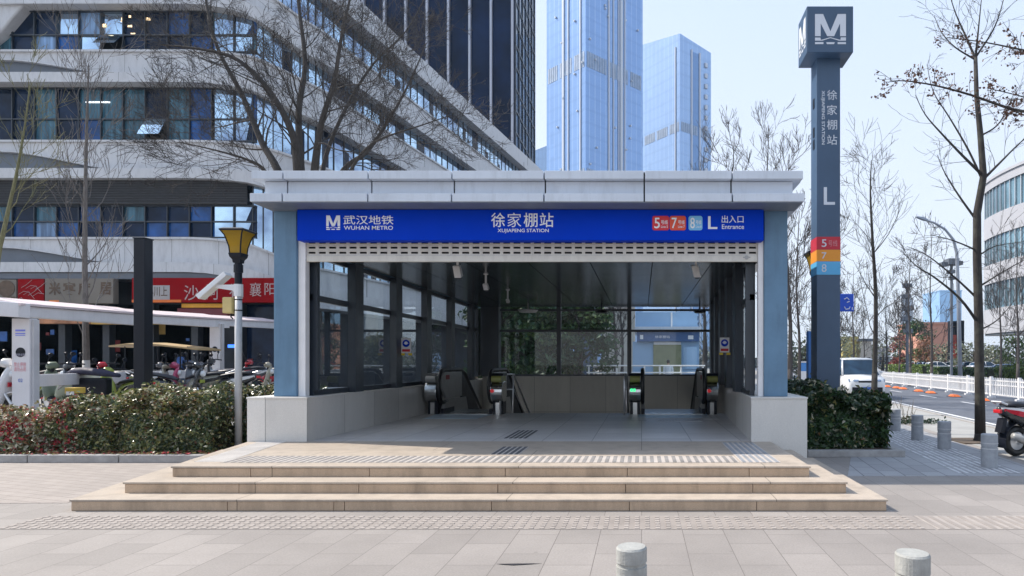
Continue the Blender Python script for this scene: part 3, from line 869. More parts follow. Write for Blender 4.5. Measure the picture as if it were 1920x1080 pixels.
def officeglass(name, col, rough=.04, spec=.35, metal=0, ns=.9, folds=0):
    m, nt, b = newmat(name)
    co = worldco(nt)
    if folds:
        mp = nt.nodes.new('ShaderNodeMapping'); mp.inputs['Scale'].default_value = (folds, folds, .25); nt.links.new(co, mp.inputs[0]); co = mp.outputs[0]
    oi = nt.nodes.new('ShaderNodeObjectInfo')
    n = noise(nt, co, ns, 3)
    c = ramp(nt, n, [(.35, sc(col, .45)), (.65, sc(col, 1.35))])
    nt.links.new(c, b.inputs['Base Color'])
    b.inputs['Roughness'].default_value = rough; b.inputs['Specular IOR Level'].default_value = spec; b.inputs['Metallic'].default_value = metal
    bump(nt, b, noise(nt, co, 1.3, 2), .05, .05)
    return m
G_dark = officeglass('dark_office_glass', (.007, .019, .050), spec=.2)
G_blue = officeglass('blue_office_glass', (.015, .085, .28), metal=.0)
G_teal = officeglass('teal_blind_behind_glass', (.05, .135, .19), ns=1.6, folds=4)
G_sky = officeglass('mirror_office_glass', (.44, .60, .92), rough=.03, metal=.95, ns=.4)
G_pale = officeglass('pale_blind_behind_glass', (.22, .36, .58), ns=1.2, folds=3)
pod = thing('office_podium', 'white banded office building with rounded corner and dark windows behind the bare tree', 'office building', (-22, 33, 0))
b = MB(); sweep(b, -.1, L(21.5, 22.5), -1.3, -.9); b.build('core_wall', MT['inside'], pod)
b = MB(); b.prism([(p[0] - pn[i].x * .5, p[1] - pn[i].y * .5) for i, p in enumerate(ppts)] + [(-30, 76), (-52, 76)], 22.1, 22.6); b.build('roof', MT['kerb'], pod)
#  band levels: (left z0,z1 ; right z0,z1)
def bandset(zl0, zl1, zr0, zr1, ledge=True, drop=.0):
    fb = MB()
    # spandrel with a waved lower lip on the left
    lo = lambda i: L(zl0, zr0)(i) + wave(i) * .70 * (zl1 - zl0)
    sweep(fb, lo, L(zl1, zr1), -.9, .05)
    sweep(fb, lambda i: L(zl1, zr1)(i) - .003, lambda i: L(zl1, zr1)(i) + .1, -.9, .16)          # top lip
    sweep(fb, lambda i: lo(i) - .07, lambda i: lo(i) + .002, -.3, .17)                             # wavy lip
    o = fb.build('facade_band', MT['bandw'], pod)
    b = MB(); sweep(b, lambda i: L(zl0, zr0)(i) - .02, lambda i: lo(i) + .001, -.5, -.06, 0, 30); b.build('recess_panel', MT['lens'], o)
    b = MB(); sweep(b, lambda i: L(zl0, zr0)(i) - .52 - .5 * pb[i], lambda i: L(zl0, zr0)(i) - .021 , -.9, .42)
    b.build('ledge', MT['bandw'], o)
bandset(6.75, 7.95, 5.6, 6.7)
bandset(11.5, 12.9, 11.2, 12.3)
bandset(16.35, 17.5, 15.6, 16.5)
bandset(20.3, 21.4, 18.9, 19.7)
fb = MB(); sweep(fb, L(22.2, 22.1), L(23.5, 23.3), -.9, .15, 20); sweep(fb, L(21.5, 21.6), L(22.19, 22.09), -.9, .5, 20); fb.build('facade_band', MT['bandw'], pod)
# rounded white leg at the upper left
b = MB(); b.prismy([(-34.5, 17.5), (-33.6, 17.6), (-32.6, 18.4), (-31.6, 19.6), (-30.9, 20.4), (-34.5, 20.4)], 31.75, 32.6); b.build('facade_fin', MT['bandw'], pod, bevel=.1, seg=3)
# windows of the left front: three storeys
rw = random.Random(11)
def win(x0, x1, z0, z1, lo_m, up_m, split=.42, openp=None):
    fr = MB()
    fr.box(x0, x0 + .05, 32.16, 32.3, z0, z1); fr.box(x0 + .05, x1, 32.18, 32.3, z0, z0 + .06); fr.box(x0 + .05, x1, 32.18, 32.3, z1 - .06, z1)
    zs = z0 + (z1 - z0) * split
    fr.box(x0 + .05, x1, 32.18, 32.3, zs - .035, zs + .035)
    wn = fr.build('window', MT['frame'], pod)
    tl = rw.uniform(-.012, .012); tu = rw.uniform(-.012, .012)
    def pane(za, zb, m, t, nm):
        g = MB(); y = 32.27
        g.add([(x0 + .05, y + t, za), (x1, y - t, za), (x1, y - t + .01, zb), (x0 + .05, y + t + .01, zb)], [(0, 1, 2, 3)])
        g.build(nm, m, wn)
    pane(zs + .035, z1 - .06, up_m, tu, 'window_pane')
    if openp:
        g = MB(); h = zs - z0 - .1
        a = R(openp); yb, zb_ = 32.15 - math.sin(a) * h, zs - .04 - math.cos(a) * h
        g.hexa([(x0 + .05, yb, zb_), (x1, yb, zb_), (x1, yb + .05, zb_ + .02), (x0 + .05, yb + .05, zb_ + .02)], [(x0 + .05, 32.14, zs - .04), (x1, 32.14, zs - .04), (x1, 32.19, zs - .03), (x0 + .05, 32.19, zs - .03)])
        g.build('open_casement', G_sky, wn)
    else: pane(z0 + .06, zs - .035, lo_m, tl, 'window_pane')
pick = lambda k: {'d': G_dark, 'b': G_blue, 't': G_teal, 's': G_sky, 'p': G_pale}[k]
W = 1.14
# px per pane 42; first pane begins left of the frame
up4 = 'dddspsddbdtbtb'; lo4 = 'tdpbsodddbbtbb'
up3 = 'ddtdtttdtbdbpp'; lo3 = 'ddtdbttotbddpb'
up2 = 'tdtdbdtddbddbt'; lo2 = 'dbpbdbdbbdbdtb'
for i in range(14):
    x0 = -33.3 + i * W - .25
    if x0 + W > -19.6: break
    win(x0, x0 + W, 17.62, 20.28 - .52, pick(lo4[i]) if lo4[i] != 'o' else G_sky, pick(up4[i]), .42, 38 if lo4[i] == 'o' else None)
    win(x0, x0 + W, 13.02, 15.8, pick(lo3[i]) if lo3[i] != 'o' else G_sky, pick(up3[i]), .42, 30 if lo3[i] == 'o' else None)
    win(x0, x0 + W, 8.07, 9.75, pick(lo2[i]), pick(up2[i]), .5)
# glazing round the corner and along the side
for (z0, z1) in ((L(8.06, 6.82), L(10.98, 10.15)), (L(13.02, 12.42), L(15.8, 14.55)), (L(17.62, 16.62), L(19.76, 17.88)), (L(21.6, 19.82), L(21.61, 21.59))):
    b = MB(); sweep(b, z0, z1, -.35, -.25, 30, NP); b.cm = 1
    r2 = random.Random(int(z0(60) * 10))
    for i in range(31, NP - 1):
        p = Vector(ppts[i]); n = pn[i]; t = Vector((-n.y, n.x))
        za, zb = z0(i), z1(i)
        a = p - n * .26; c = p - n * .21; h = t * .028
        b.hexa([(a.x - h.x, a.y - h.y, za), (c.x - h.x, c.y - h.y, za), (c.x + h.x, c.y + h.y, za), (a.x + h.x, a.y + h.y, za)],
               [(a.x - h.x, a.y - h.y, zb), (c.x - h.x, c.y - h.y, zb), (c.x + h.x, c.y + h.y, zb), (a.x + h.x, a.y + h.y, zb)])
    o = b.build('curtain_glazing', [G_sky, MT['frame']], pod)
    for i in range(31, NP - 1):          # panes with dark rooms behind
        if r2.random() < .16:
            p, q, n = Vector(ppts[i]), Vector(ppts[i + 1]), pn[i]
            if r2.random() < .7: q = p.lerp(q, .5)
            za, zb = z0(i), z1(i); zz = za + (zb - za) * r2.choice([.35, .5, .75, 1.])
            a, c = p - n * .235, q - n * .235
            b = MB(); b.add([(a.x, a.y, za), (c.x, c.y, za), (c.x, c.y, zz), (a.x, a.y, zz)], [(0, 1, 2, 3)]); b.build('dark_pane', G_dark, o)
# louvre screen above the second storey
b = MB()
for k in range(15): 
    z = 9.8 + k * .085
    b.hexa([(-52, 31.92, z), (-20.2, 31.92, z), (-20.2, 32.02, z + .05), (-52, 32.02, z + .05)], [(-52, 31.92, z + .012), (-20.2, 31.92, z + .012), (-20.2, 32.02, z + .062), (-52, 32.02, z + .062)])
b.box(-52, -20.2, 32.03, 32.06, 9.76, 11.0)
b.build('louvre_screen', M('grey_louvre', (.11, .115, .125), .5, world=True), pod)
# shop level: glazing, piers, soffit
b = MB(); b.box(-52, -18.5, 32.9, 32.95, -.1, 4.7); sf = b.build('shopfront', G_dark, pod)
b = MB()
for k in range(15):
    x = -51 + k * 2.3; b.box(x, x + .35, 32.5, 32.9, 0, 4.7)
b.build('shop_piers', M('dark_pier', (.035, .04, .048), .5), sf)
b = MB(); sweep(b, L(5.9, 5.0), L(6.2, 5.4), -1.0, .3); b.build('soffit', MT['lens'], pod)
# small lit and coloured things behind the shop glass
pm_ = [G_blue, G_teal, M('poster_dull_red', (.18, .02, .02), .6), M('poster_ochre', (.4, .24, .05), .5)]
for k in range(22):
    x = rw.uniform(-34, -18.6); z = rw.uniform(1.0, 3.9); s_ = rw.uniform(.15, .6)
    b = MB(); b.box(x, x + s_, 32.86, 32.895, z, z + s_ * rw.uniform(.6, 1.6)); b.build('window_poster', pm_[rw.choice([0, 0, 0, 1, 2, 3])], sf)

lampm = emit('warm_ceiling_lamp', (1, .72, .42), 1.6); tubem = emit('white_tube_lamp', (.9, .95, 1), 1.2); bluem = emit('blue_shop_light', (.05, .2, 1), 1.5)
for px, py_, w_, h_ in ((220, 27, 4, 4), (234, 24, 4, 4), (268, 28, 7, 5), (219, 32, 4, 4), (185, 40, 6, 6), (232, 42, 8, 4), (238, 57, 8, 4)):
    b = MB(); b.box(X(px, 32), X(px + w_, 32), 32.24, 32.255, Z(py_ + h_, 32), Z(py_, 32)); b.build('ceiling_lamp', lampm, pod)
b = MB(); b.box(X(154, 32), X(199, 32), 32.20, 32.24, Z(189.5, 32), Z(187, 32)); b.build('tube_lamp', tubem, pod)
b = MB(); b.box(X(427, 32.8), X(440, 32.8), 32.8, 32.85, Z(652, 32.8), Z(646, 32.8)); b.build('blue_light', bluem, sf)
def shopsign(name, label, px0, px1, py0, py1, m, D=31.55):
    t = thing(name, label, 'shop sign', (X(px0, D), D, Z(py1, D)), group='shop signs over the ground floor')
    b = MB(); b.box(X(px0, D), X(px1, D), D, D + .35, Z(py1, D), Z(py0, D)); b.build('sign_panel', m, t, bevel=.02)
    return t
sr = M('shop_red', (.27, .006, .009), .7, spec=.08, var=.12, vs=.5, world=True)
cream = M('shop_cream', (.23, .205, .175), .7, spec=.1, var=.08, vs=.5, world=True)
brown = M('shop_brown', (.11, .07, .045), .6, var=.3)
t = shopsign('shop_sign', 'long red shop sign with pale brush lettering above the bike park, next to the pavilion', 247, 519, 521, 567, sr)
D = 31.53
fp = lambda a, c, e, g: (X(a, D), X(c, D), Z(g, D), Z(e, D))
whs = M('pale_sign_lettering', (.45, .34, .33), .6)
text('沙', fp(345, 372, 535, 563), D, whs, t); text('河', fp(386, 410, 533, 562), D, whs, t); text('福', fp(430, 456, 532, 560), D, whs, t)
text('襄', fp(468, 490, 530, 556), D, whs, t); text('阳', fp(496, 516, 531, 553), D, whs, t)
b = MB(); b.box(X(272, D), X(318, D), 31.53, 31.545, Z(562, D), Z(535, D)); pl = b.build('pale_plate', M('pale_plate', (.40, .37, .36), .6, var=.1), t)
text('小川上', (X(275, D), X(314, D), Z(556, D), Z(537, D)), 31.52, brown, pl, bold=.01)
b = MB(); b.box(X(248, D), X(340, D), 31.5, 31.54, Z(567, D), Z(562, D)); b.build('orange_strip', M('orange_strip', (.75, .16, .02), .5), t)
t = shopsign('shop_sign', 'cream shop sign with four dark brown characters behind the slender grey tree', 84, 212, 522, 569, cream)
for k, ch in enumerate('米宴席居'):
    x0 = [91, 118, 146, 186][k]; text(ch, fp(x0, x0 + 23, 529, 553), D, brown, t, bold=.03)
b = MB(); b.box(X(92, D), X(110, D), 31.53, 31.549, Z(566, D), Z(563, D)); b.build('orange_mark', M('orange_strip2', (.75, .2, .03), .5), t)
t = shopsign('shop_sign', 'small plain red shop sign left of the cream one', 33, 82, 523, 568, sr)
b = MB()
for k in range(9):
    x, z = X(40 + k * 4.5, D), Z(560 - (k * 37 % 25), D); b.tube([(x - .25, D - .005, z - .1), (x, D - .005, z + .05), (x + .3, D - .005, z + (k % 3 - 1) * .3)], .012, 4)
b.build('brush_strokes', whs, t)
t = shopsign('shop_sign', 'grey shop sign with dark round emblem at the left picture edge', -30, 30, 524, 567, cream)
b = MB(); b.lathe([(0, -.01), (.42, -.01), (.42, .01)], (X(12, D), D, Z(541, D)), 16, 'y'); b.build('emblem', brown, t)
text('老面馆', fp(2, 28, 555, 565), D, brown, t)
t = shopsign('shop_sign', 'narrow amber shop sign below the long red one', 340, 428, 569, 577, M('amber_sign', (.72, .33, .02), .5), 31.7)
t = shopsign('shop_sign', 'dark maroon shop sign below the amber strip', 332, 426, 578, 597, M('maroon_sign', (.16, .02, .03), .5), 31.75)
t = shopsign('shop_sign', 'low yellow awning strip over the shop doors behind the bike shelter rail', 170, 335, 600, 608, M('awning_yellow', (.62, .38, .10), .6, var=.3), 31.8)
t = shopsign('shop_sign', 'orange and cream strip over the shop doors left of the yellow awning', 72, 168, 594, 607, M('awning_orange', (.45, .2, .10), .6, var=.6, vs=1.2, world=True), 31.8)

# ================================================================== towers
def towermat(name, col, sx, sz, lw=.10, lcol=None, metal=.6, rough=.12, dark=.95, wob=.0):
    m, nt, b = newmat(name)
    co = objco(nt)
    sp = nt.nodes.new('ShaderNodeSeparateXYZ'); nt.links.new(co, sp.inputs[0])
    def line(o, period, wdt, off=.37):
        f = math_(nt, 'FRACT', math_(nt, 'ADD', math_(nt, 'DIVIDE', o, period), off))
        return math_(nt, 'LESS_THAN', f, wdt)
    lx = math_(nt, 'MAXIMUM', line(sp.outputs[0], sx, lw), line(sp.outputs[1], sx, lw))
    lz = line(sp.outputs[2], sz, .2)
    fl = nt.nodes.new('ShaderNodeTexWhiteNoise'); fl.noise_dimensions = '3D'
    sn = nt.nodes.new('ShaderNodeVectorMath'); sn.operation = 'SNAP'; sn.inputs[1].default_value = (sx, sx, sz)
    ad = nt.nodes.new('ShaderNodeVectorMath'); ad.operation = 'ADD'; ad.inputs[1].default_value = (.37 * sx, .37 * sx, 0)
    nt.links.new(co, ad.inputs[0]); nt.links.new(ad.outputs[0], sn.inputs[0]); nt.links.new(sn.outputs[0], fl.inputs[0])
    c = ramp(nt, fl.outputs[0], [(0, sc(col, dark)), (.95, col), (1, sc(col, 1.05))])
    big = noise(nt, co, .03, 4)
    c = mixc(nt, 1.0, c, ramp(nt, big, [(.3, (.88, .9, .93)), (.7, (1, 1, 1))]), 'MULTIPLY')
    c = mixc(nt, math_(nt, 'MULTIPLY', lx, .7), c, lcol or sc(col, .7))
    c = mixc(nt, math_(nt, 'MULTIPLY', lz, .28), c, sc(col, .75))
    nt.links.new(c, b.inputs['Base Color'])
    b.inputs['Metallic'].default_value = metal; b.inputs['Roughness'].default_value = rough
    # every pane leans a hair differently
    nm = nt.nodes.new('ShaderNodeVectorMath'); nm.operation = 'SCALE'; nm.inputs['Scale'].default_value = .006
    sub = nt.nodes.new('ShaderNodeVectorMath'); sub.operation = 'SUBTRACT'; sub.inputs[1].default_value = (.5, .5, .5)
    nt.links.new(fl.outputs['Color'], sub.inputs[0]); nt.links.new(sub.outputs[0], nm.inputs[0])
    g = nt.nodes.new('ShaderNodeNewGeometry'); ad2 = nt.nodes.new('ShaderNodeVectorMath'); ad2.operation = 'ADD'
    nt.links.new(g.outputs['Normal'], ad2.inputs[0]); nt.links.new(nm.outputs[0], ad2.inputs[1]); nt.links.new(ad2.outputs[0], b.inputs['Normal'])
    return m
MT['rib'] = M('pale_rib', (.55, .60, .68), .4, var=.05)
MT['lvr'] = M('grey_plant_louvre', (.30, .38, .50), .6, var=.2, vs=.5)

# --- dark tower behind the podium
tD = thing('dark_glass_tower', 'black glass tower with pale vertical fins rising above the white banded roof', 'tower', (-28, 84, 0))
x0, x1, y0, y1, hh = -42., X(965, 80), 80., 95., 125.
b = MB(); b.box(x0, x1, y0, y1, -.1, hh); b.build('glass_body', officeglass('black_tower_glass', (.004, .015, .052), rough=.06, spec=.16, ns=.15), tD)
b = MB()
for k in range(10):
    px = 965 - 40 * k - 4; x = X(px, 79.6); 
    b.box(x - .17, x + .10, 79.45, 79.999, 10, hh)
b.build('fins', M('tower_fin', (.42, .44, .50), .4, metal=.3, var=.05), tD)
b = MB()
for k in range(44):
    z = 6 + k * 2.8
    b.box(x1 + .001, x1 + .12, y0, y1, z, z + .25)
for k in range(7):
    y = 80 + k * 2.4; b.box(x1 + .001, x1 + .16, y, y + .3, 6, hh)
b.build('side_grid', MT['frame'], tD)
b = MB(); b.box(x1 + .002, x1 + .01, y0 + .2, y1 - .2, 6, hh); b.build('side_glazing', officeglass('side_tower_glass', (.06, .10, .17), ns=.2), tD)

# --- tall blue tower
def blue_tower(label, corner, pxl, pxr, Dl, Dr, Dc, ztop, mat, bands, ribsL, ribsR, ztops=None, fixed=None):
    cx = X(corner, Dc)
    lx, rx = X(pxl, Dl), X(pxr, Dr)
    wl = math.hypot(lx - cx, Dl - Dc); wr = math.hypot(rx - cx, Dr - Dc)
    ang = math.atan2(Dr - Dc, rx - cx)             # right face runs along local +x
    if fixed: ang, wl, wr = fixed
    t = thing('blue_glass_tower', label, 'tower', (cx, Dc, 0), ang, world=False)
    # local axes: +x along the right face, +y along the left face
    b = MB()
    if ztops is None: b.box(0, wr, 0, wl, -.1, ztop)
    else:
        zc, zr, zl, zb = ztops
        b.hexa([(0, 0, -.1), (wr, 0, -.1), (wr, wl, -.1), (0, wl, -.1)], [(0, 0, zc), (wr, 0, zr), (wr, wl, zb), (0, wl, zl)])
    b.build('glass_body', mat, t)
    for (z0, z1) in bands:
        b = MB()
        n = int(wr / 1.1)
        for k in range(n):
            if k % 9 != 8: b.box(.6 + k * (wr - 1.2) / n, .6 + (k + .78) * (wr - 1.2) / n, -.08, -.005, z0, z1)
        n = int(wl / 1.1)
        for k in range(n):
            if k % 7 != 5: b.box(-.08, -.005, .6 + k * (wl - 1.2) / n, .6 + (k + .78) * (wl - 1.2) / n, z0, z1)
        b.build('louvre_band', MT['lvr'], t)
    b = MB()
    for f, wd in ribsR: b.box(wr * f - wd / 2, wr * f + wd / 2, -.35, -.004, 0, ztop - .5)
    for f, wd in ribsL: b.box(-.35, -.004, wl * f - wd / 2, wl * f + wd / 2, 0, ztop - .5)
    b.build('ribs', MT['rib'], t)
    return t, wl, wr
mA = towermat('tower_hazed_blue_glass', (.27, .43, .72), 2.4, 4.2, lw=.13, lcol=(.42, .56, .80), metal=.5, rough=.2)  # haze paleness put into the glass colours of both blue towers
mB = towermat('tower_hazed_pale_glass', (.36, .52, .78), 2.4, 4.2, lw=.13, lcol=(.48, .62, .84), metal=.5, rough=.22)
tA_, wl, wr = blue_tower('tallest pale blue glass tower, cut off by the top of the picture', 1098, 1019, 1205, 213, 219, 200, 190,
      mA, [(96.5, 101.5), (60.5, 64.0)], [(.12, .5), (.42, .35), (.55, .9)], [(.38, .5), (.46, .35), (.55, .35), (.60, 1.1), (.66, .35)])
b = MB()
rt = random.Random(5)
for k in range(26):
    z = rt.uniform(62, 120)
    if rt.random() < .5: y = rt.uniform(1, wl - 1); b.box(-.5, -.01, y, y + .5, z, z + .5)
    else: x = rt.uniform(1, wr - 1); b.box(x, x + .5, -.5, -.01, z, z + .5)
b.build('facade_boxes', MT['rib'], tA_)
tB_, wl, wr = blue_tower('shorter blue glass tower with a sloping crown right of the tallest one', 1275, 1196, 1333, 238, 243, 230, 119,
      mB, [(87.0, 90.5)], [(.1, .4)], [(.36, .6), (.62, .6)], (122.7, 120.5, 127.5, 125), (R(39), 23.4, 16.1))
b = MB(); b.box(wr * .38, wr * .60, -.02, -.004, 20, 118); b.build('recess_bay', towermat('tower_recess_glass', (.20, .33, .56), 1.2, 4.2), tB_)
b = MB()
for k in range(22): b.box(wr * .78, wr * .86, -.5, -.01, 30 + k * 4.0, 31.6 + k * 4.0)
b.build('side_boxes', MT['rib'], tB_)
b = MB(); b.hexa([(0, 0, 0), (9, 0, 0), (9, 12, 0), (0, 12, 0)], [(0, 0, 89), (9, 0, 92.5), (9, 12, 92.5), (0, 12, 89)])
o = b.build('low_glass_tower', towermat('low_tower_glass', (.40, .54, .74), 1.5, 4, metal=.6), None); o.location = (X(985, 262), 262, 0)
tag(o, 'low pale blue tower with a slanted roof peeking beside the black glass tower', 'tower')

# ================================================================== right-hand curved office block
cb_ = thing('curved_office_block', 'white curved office block with ribbon windows on a dark pillar across the road', 'office building', (60, 76, 0))
cc = Vector((78.0, 89.0)); RR = 26.5
def arc(r, a0=165, a1=330, n=44):
    return [(cc.x + r * math.cos(R(a0 + (a1 - a0) * k / n)), cc.y + r * math.sin(R(a0 + (a1 - a0) * k / n))) for k in range(n + 1)]
def ringwall(b, r0, r1, z0, z1, **k):
    A, Bp = arc(r0, **k), arc(r1, **k)
    b.loft([[(p[0], p[1], z0), (q[0], q[1], z0), (q[0], q[1], z1), (p[0], p[1], z1)] for p, q in zip(A, Bp)])
white2 = M('white_tiled_wall', (.42, .43, .47), .55, var=.06, vs=.3, stain=.1, world=True)
zs = [(6.2, 9.4), (13.6, 16.6), (19.6, 22.2)]
b = MB()
ringwall(b, RR - 1, RR, 6.0, 9.6); ringwall(b, RR - 1, RR, 13.4, 16.2); ringwall(b, RR - 1, RR, 20.2, 23.4); ringwall(b, RR - 1, RR, 27.4, 28.6)
b.build('wall', white2, cb_)
b = MB(); ringwall(b, RR - 24, RR + .2, 28.6, 29.0); b.build('roof', white2, cb_)
for z0, z1 in ((9.61, 13.39), (16.21, 20.19), (23.41, 27.39)):
    b = MB(); ringwall(b, RR - .6, RR - .3, z0, z1); g = b.build('ribbon_window', officeglass('teal_ribbon_glass', (.22, .36, .44), metal=.5, ns=.12), cb_)
    b = MB()
    for p, q in zip(arc(RR - .3, n=66), arc(RR - .12, n=66)):
        d = Vector((q[0] - p[0], q[1] - p[1])).normalized(); t_ = Vector((-d.y, d.x)) * .06
        b.hexa([(p[0] - t_.x, p[1] - t_.y, z0), (q[0] - t_.x, q[1] - t_.y, z0), (q[0] + t_.x, q[1] + t_.y, z0), (p[0] + t_.x, p[1] + t_.y, z0)],
               [(p[0] - t_.x, p[1] - t_.y, z1), (q[0] - t_.x, q[1] - t_.y, z1), (q[0] + t_.x, q[1] + t_.y, z1), (p[0] + t_.x, p[1] + t_.y, z1)])
    b.build('mullions', MT['alu'], g)
b = MB(); ringwall(b, 2, RR - .2, 5.7, 5.99); b.build('soffit', MT['lens'], cb_)
b = MB(); ringwall(b, RR - 12, RR - 11.5, 0, 5.69); b.build('ground_floor_wall', M('dark_glass_wall', (.05, .06, .07), .3), cb_)
dp = M('dark_stone_pillar', (.10, .12, .16), .5, world=True)
for a in (205, 228, 251, 274, 297, 320):
    b = MB(); b.lathe([(1.1, -.1), (1.1, 5.69)], (cc.x + (RR - 2.2) * math.cos(R(a)), cc.y + (RR - 2.2) * math.sin(R(a)), 0), 14); b.build('pillar', dp, cb_, smooth=False)

# far low buildings at the end of the road
def block(name, label, px0, px1, pyt, D, m, dep=12, win=None, roof=None):
    t = thing(name, label, 'building', (X((px0 + px1) / 2, D), D, 0))
    b = MB(); b.box(X(px0, D), X(px1, D), D, D + dep, -.1, Z(pyt, D)); b.build('wall', m, t)
    if win:
        b = MB(); n, rows, h0, hs = win
        w_ = (X(px1, D) - X(px0, D)) / n
        for i in range(n):
            for j in range(rows):
                b.box(X(px0, D) + (i + .2) * w_, X(px0, D) + (i + .8) * w_, D - .05, D - .001, h0 + j * hs, h0 + j * hs + hs * .55)
        b.build('window_rows', G_dark, t)
    b = MB(); b.box(X(px0, D) - .3, X(px1, D) + .3, D - .3, D + dep, Z(pyt, D), Z(pyt, D) + .5); b.build('parapet', roof or m, t)
    return t
orange = M('orange_render', (.50, .25, .18), .7, var=.1, vs=.2, world=True)
block('orange_hall', 'flat orange-pink building beyond the road trees', 1722, 1784, 608, 150, orange, win=(6, 1, 1.5, 4))
t = thing('dark_red_hoarding', 'tall black and red panel structure beside the orange building', 'hoarding', (X(1795, 110), 110, 0))
b = MB(); b.box(X(1780, 110), X(1794, 110), 110, 110.6, 2.2, Z(602, 110)); b.build('black_panel', MT['black'], t)
b = MB(); b.box(X(1782, 110), X(1793, 110), 109.9, 109.99, 2.3, Z(628, 110)); b.build('red_panel', M('dull_red', (.36, .05, .03), .6), t)
b = MB(); b.box(X(1796, 110), X(1808, 110), 110, 110.6, 2.2, Z(601, 110)); b.build('black_panel', MT['black'], t)
b = MB(); b.box(X(1782, 110), X(1784, 110), 110.2, 110.5, -.1, 2.2); b.box(X(1804, 110), X(1806, 110), 110.2, 110.5, -.1, 2.2); b.build('post', MT['dsteel'], t)
block('pale_blue_slab', 'small sky blue slab building behind the black and red panels', 1762, 1803, 546, 330, towermat('sky_slab', (.36, .58, .85), 2, 5, metal=.4), 20)
block('grey_far_block', 'grey low block left of the orange-pink building', 1560, 1668, 652, 190, M('grey_render', (.40, .40, .40), .8, var=.15, vs=.1, world=True), win=(10, 1, 1.2, 4))
block('pale_house', 'pale low house behind the white van at the end of the pavement', 1612, 1634, 640, 120, M('pale_render', (.6, .56, .5), .8, world=True), 6, win=(2, 1, 1, 3), roof=MT['lens'])
block('yellow_kiosk', 'yellow and grey kiosk behind the white van', 1580, 1606, 636, 118, M('yellow_render', (.5, .42, .15), .8, world=True), 6, win=(2, 1, 1, 2.6))
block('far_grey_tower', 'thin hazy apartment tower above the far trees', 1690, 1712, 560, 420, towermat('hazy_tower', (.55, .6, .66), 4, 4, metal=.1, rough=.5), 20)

# ------------------------------------------------ second entrance seen through the rear windows
kb = thing('blue_entrance_kiosk', 'second blue entrance pavilion seen through the rear window', 'kiosk', (X(1250, 45), 45, 0))
D = 45
lb = M('kiosk_light_blue', (.30, .46, .66), .5, var=.08, vs=.5); db = M('kiosk_deep_blue', (.06, .13, .30), .5)
b = MB(); b.box(X(1186, D), X(1312, D), D + .4, D + 7, -.1, Z(640, D)); b.build('wall', lb, kb)
b = MB(); b.box(X(1194, D), X(1311, D), D, D + .4, Z(640, D), Z(622, D)); sgn = b.build('sign_band', db, kb)
text('徐家棚站', (X(1228, D), X(1256, D), Z(634, D), Z(629, D)), D - .01, MT['lettering'], sgn)
b = MB(); b.box(X(1200, D), X(1206, D), D - .02, D - .002, Z(636, D), Z(628, D)); b.box(X(1290, D), X(1300, D), D - .02, D - .002, Z(636, D), Z(629, D)); b.build('white_marks', MT['lettering'], sgn)
b = MB(); b.box(X(1190, D), X(1314, D), D - .4, D + 7, Z(621, D), Z(613, D)); b.build('canopy', MT['canopy'], kb)
b = MB(); b.box(X(1192, D), X(1310, D), D + 1, D + 7, Z(613, D), Z(583, D)); b.build('upper_wall', lb, kb)
b = MB(); b.box(X(1259, D), X(1262, D), D + .9, D + .999, Z(613, D), Z(584, D)); b.build('light_strip', MT['white'], kb)
b = MB(); b.box(X(1225, D), X(1278, D), D + .3, D + .399, 0.05, Z(646, D)); b.build('rolling_door', M('olive_door', (.24, .25, .15), .6, var=.1), kb)
b = MB(); b.box(X(1226, D), X(1277, D), D + .25, D + .399, Z(646, D), Z(640.5, D)); b.build('door_header', MT['white'], kb)
b = MB(); b.box(X(1282, D), X(1308, D), D + .3, D + .399, 1.2, Z(650, D)); b.build('window', towermat('kiosk_glass', (.4, .6, .85), 2, 5, metal=.3), kb)
# far building behind the kiosk and a pale slab
block('grey_rear_block', 'beige wall block behind the bare trees seen through the rear window', 1128, 1190, 560, 80, M('beige_render', (.50, .47, .42), .8, var=.1, vs=.3, world=True), 8)
block('dark_rear_block', 'dark blue glass block seen above the evergreens in the rear window', 1076, 1112, 560, 78, towermat('dark_rear_glass', (.05, .09, .16), 1.2, 3.4, metal=.3), 8)
# ================================================================== metro pylon
py = thing('station_pylon', 'tall dark blue station pylon with a white M cube on top', 'pylon', (3.6, 12.4, 0))
Dp = 12.2
pb_ = M('pylon_blue_grey', (.048, .09, .155), .42, var=.1, vs=1.2, stain=.15)
pk = M('pylon_side', (.05, .09, .16), .42, var=.1, vs=1.2)
sx0_, sx1_ = X(1531.5, Dp), X(1575.5, Dp)
b = MB(); b.box(sx0_, sx1_, Dp, Dp + .42, -.02, Z(100, Dp) + .1); sh_ = b.build('shaft', pb_, py, bevel=.008)
cxa, cxb = X(1513, Dp - .25), X(1600, Dp - .25); cw = cxb - cxa
zc0, zc1 = Z(98, Dp - .25), Z(11.5, Dp - .25)
b = MB(); b.box(cxa, cxb, Dp - .25, Dp + .40, zc0, zc1); cu_ = b.build('sign_cube', pb_, py, bevel=.01)
fq = lambda x0, x1, y0, y1, d: (X(x0, d), X(x1, d), Z(y1, d), Z(y0, d))
wl_ = M('pylon_white', (.62, .65, .70), .5, var=.03)
b = MB(); logo(b, fq(1528, 1586, 26.5, 83, Dp - .25), Dp - .255); b.build('emblem', wl_, cu_)
b = MB(); yc = Dp + .075; logo(b, (-(yc + .24), -(yc - .24), zc0 + cw * .18, zc1 - cw * .17), cxa - .005, flip=True); b.build('emblem', wl_, cu_)
d = Dp - .004
for ch, y0 in zip('徐家棚站', (169, 197, 224.5, 253)): text(ch, fq(1550.5, 1569.5, y0, y0 + 18.5, Dp), d, wl_, sh_)
text('XUJIAPENG STATION', fq(1539, 1546.5, 170, 271, Dp), d, wl_, sh_, rot=1, bold=.012)
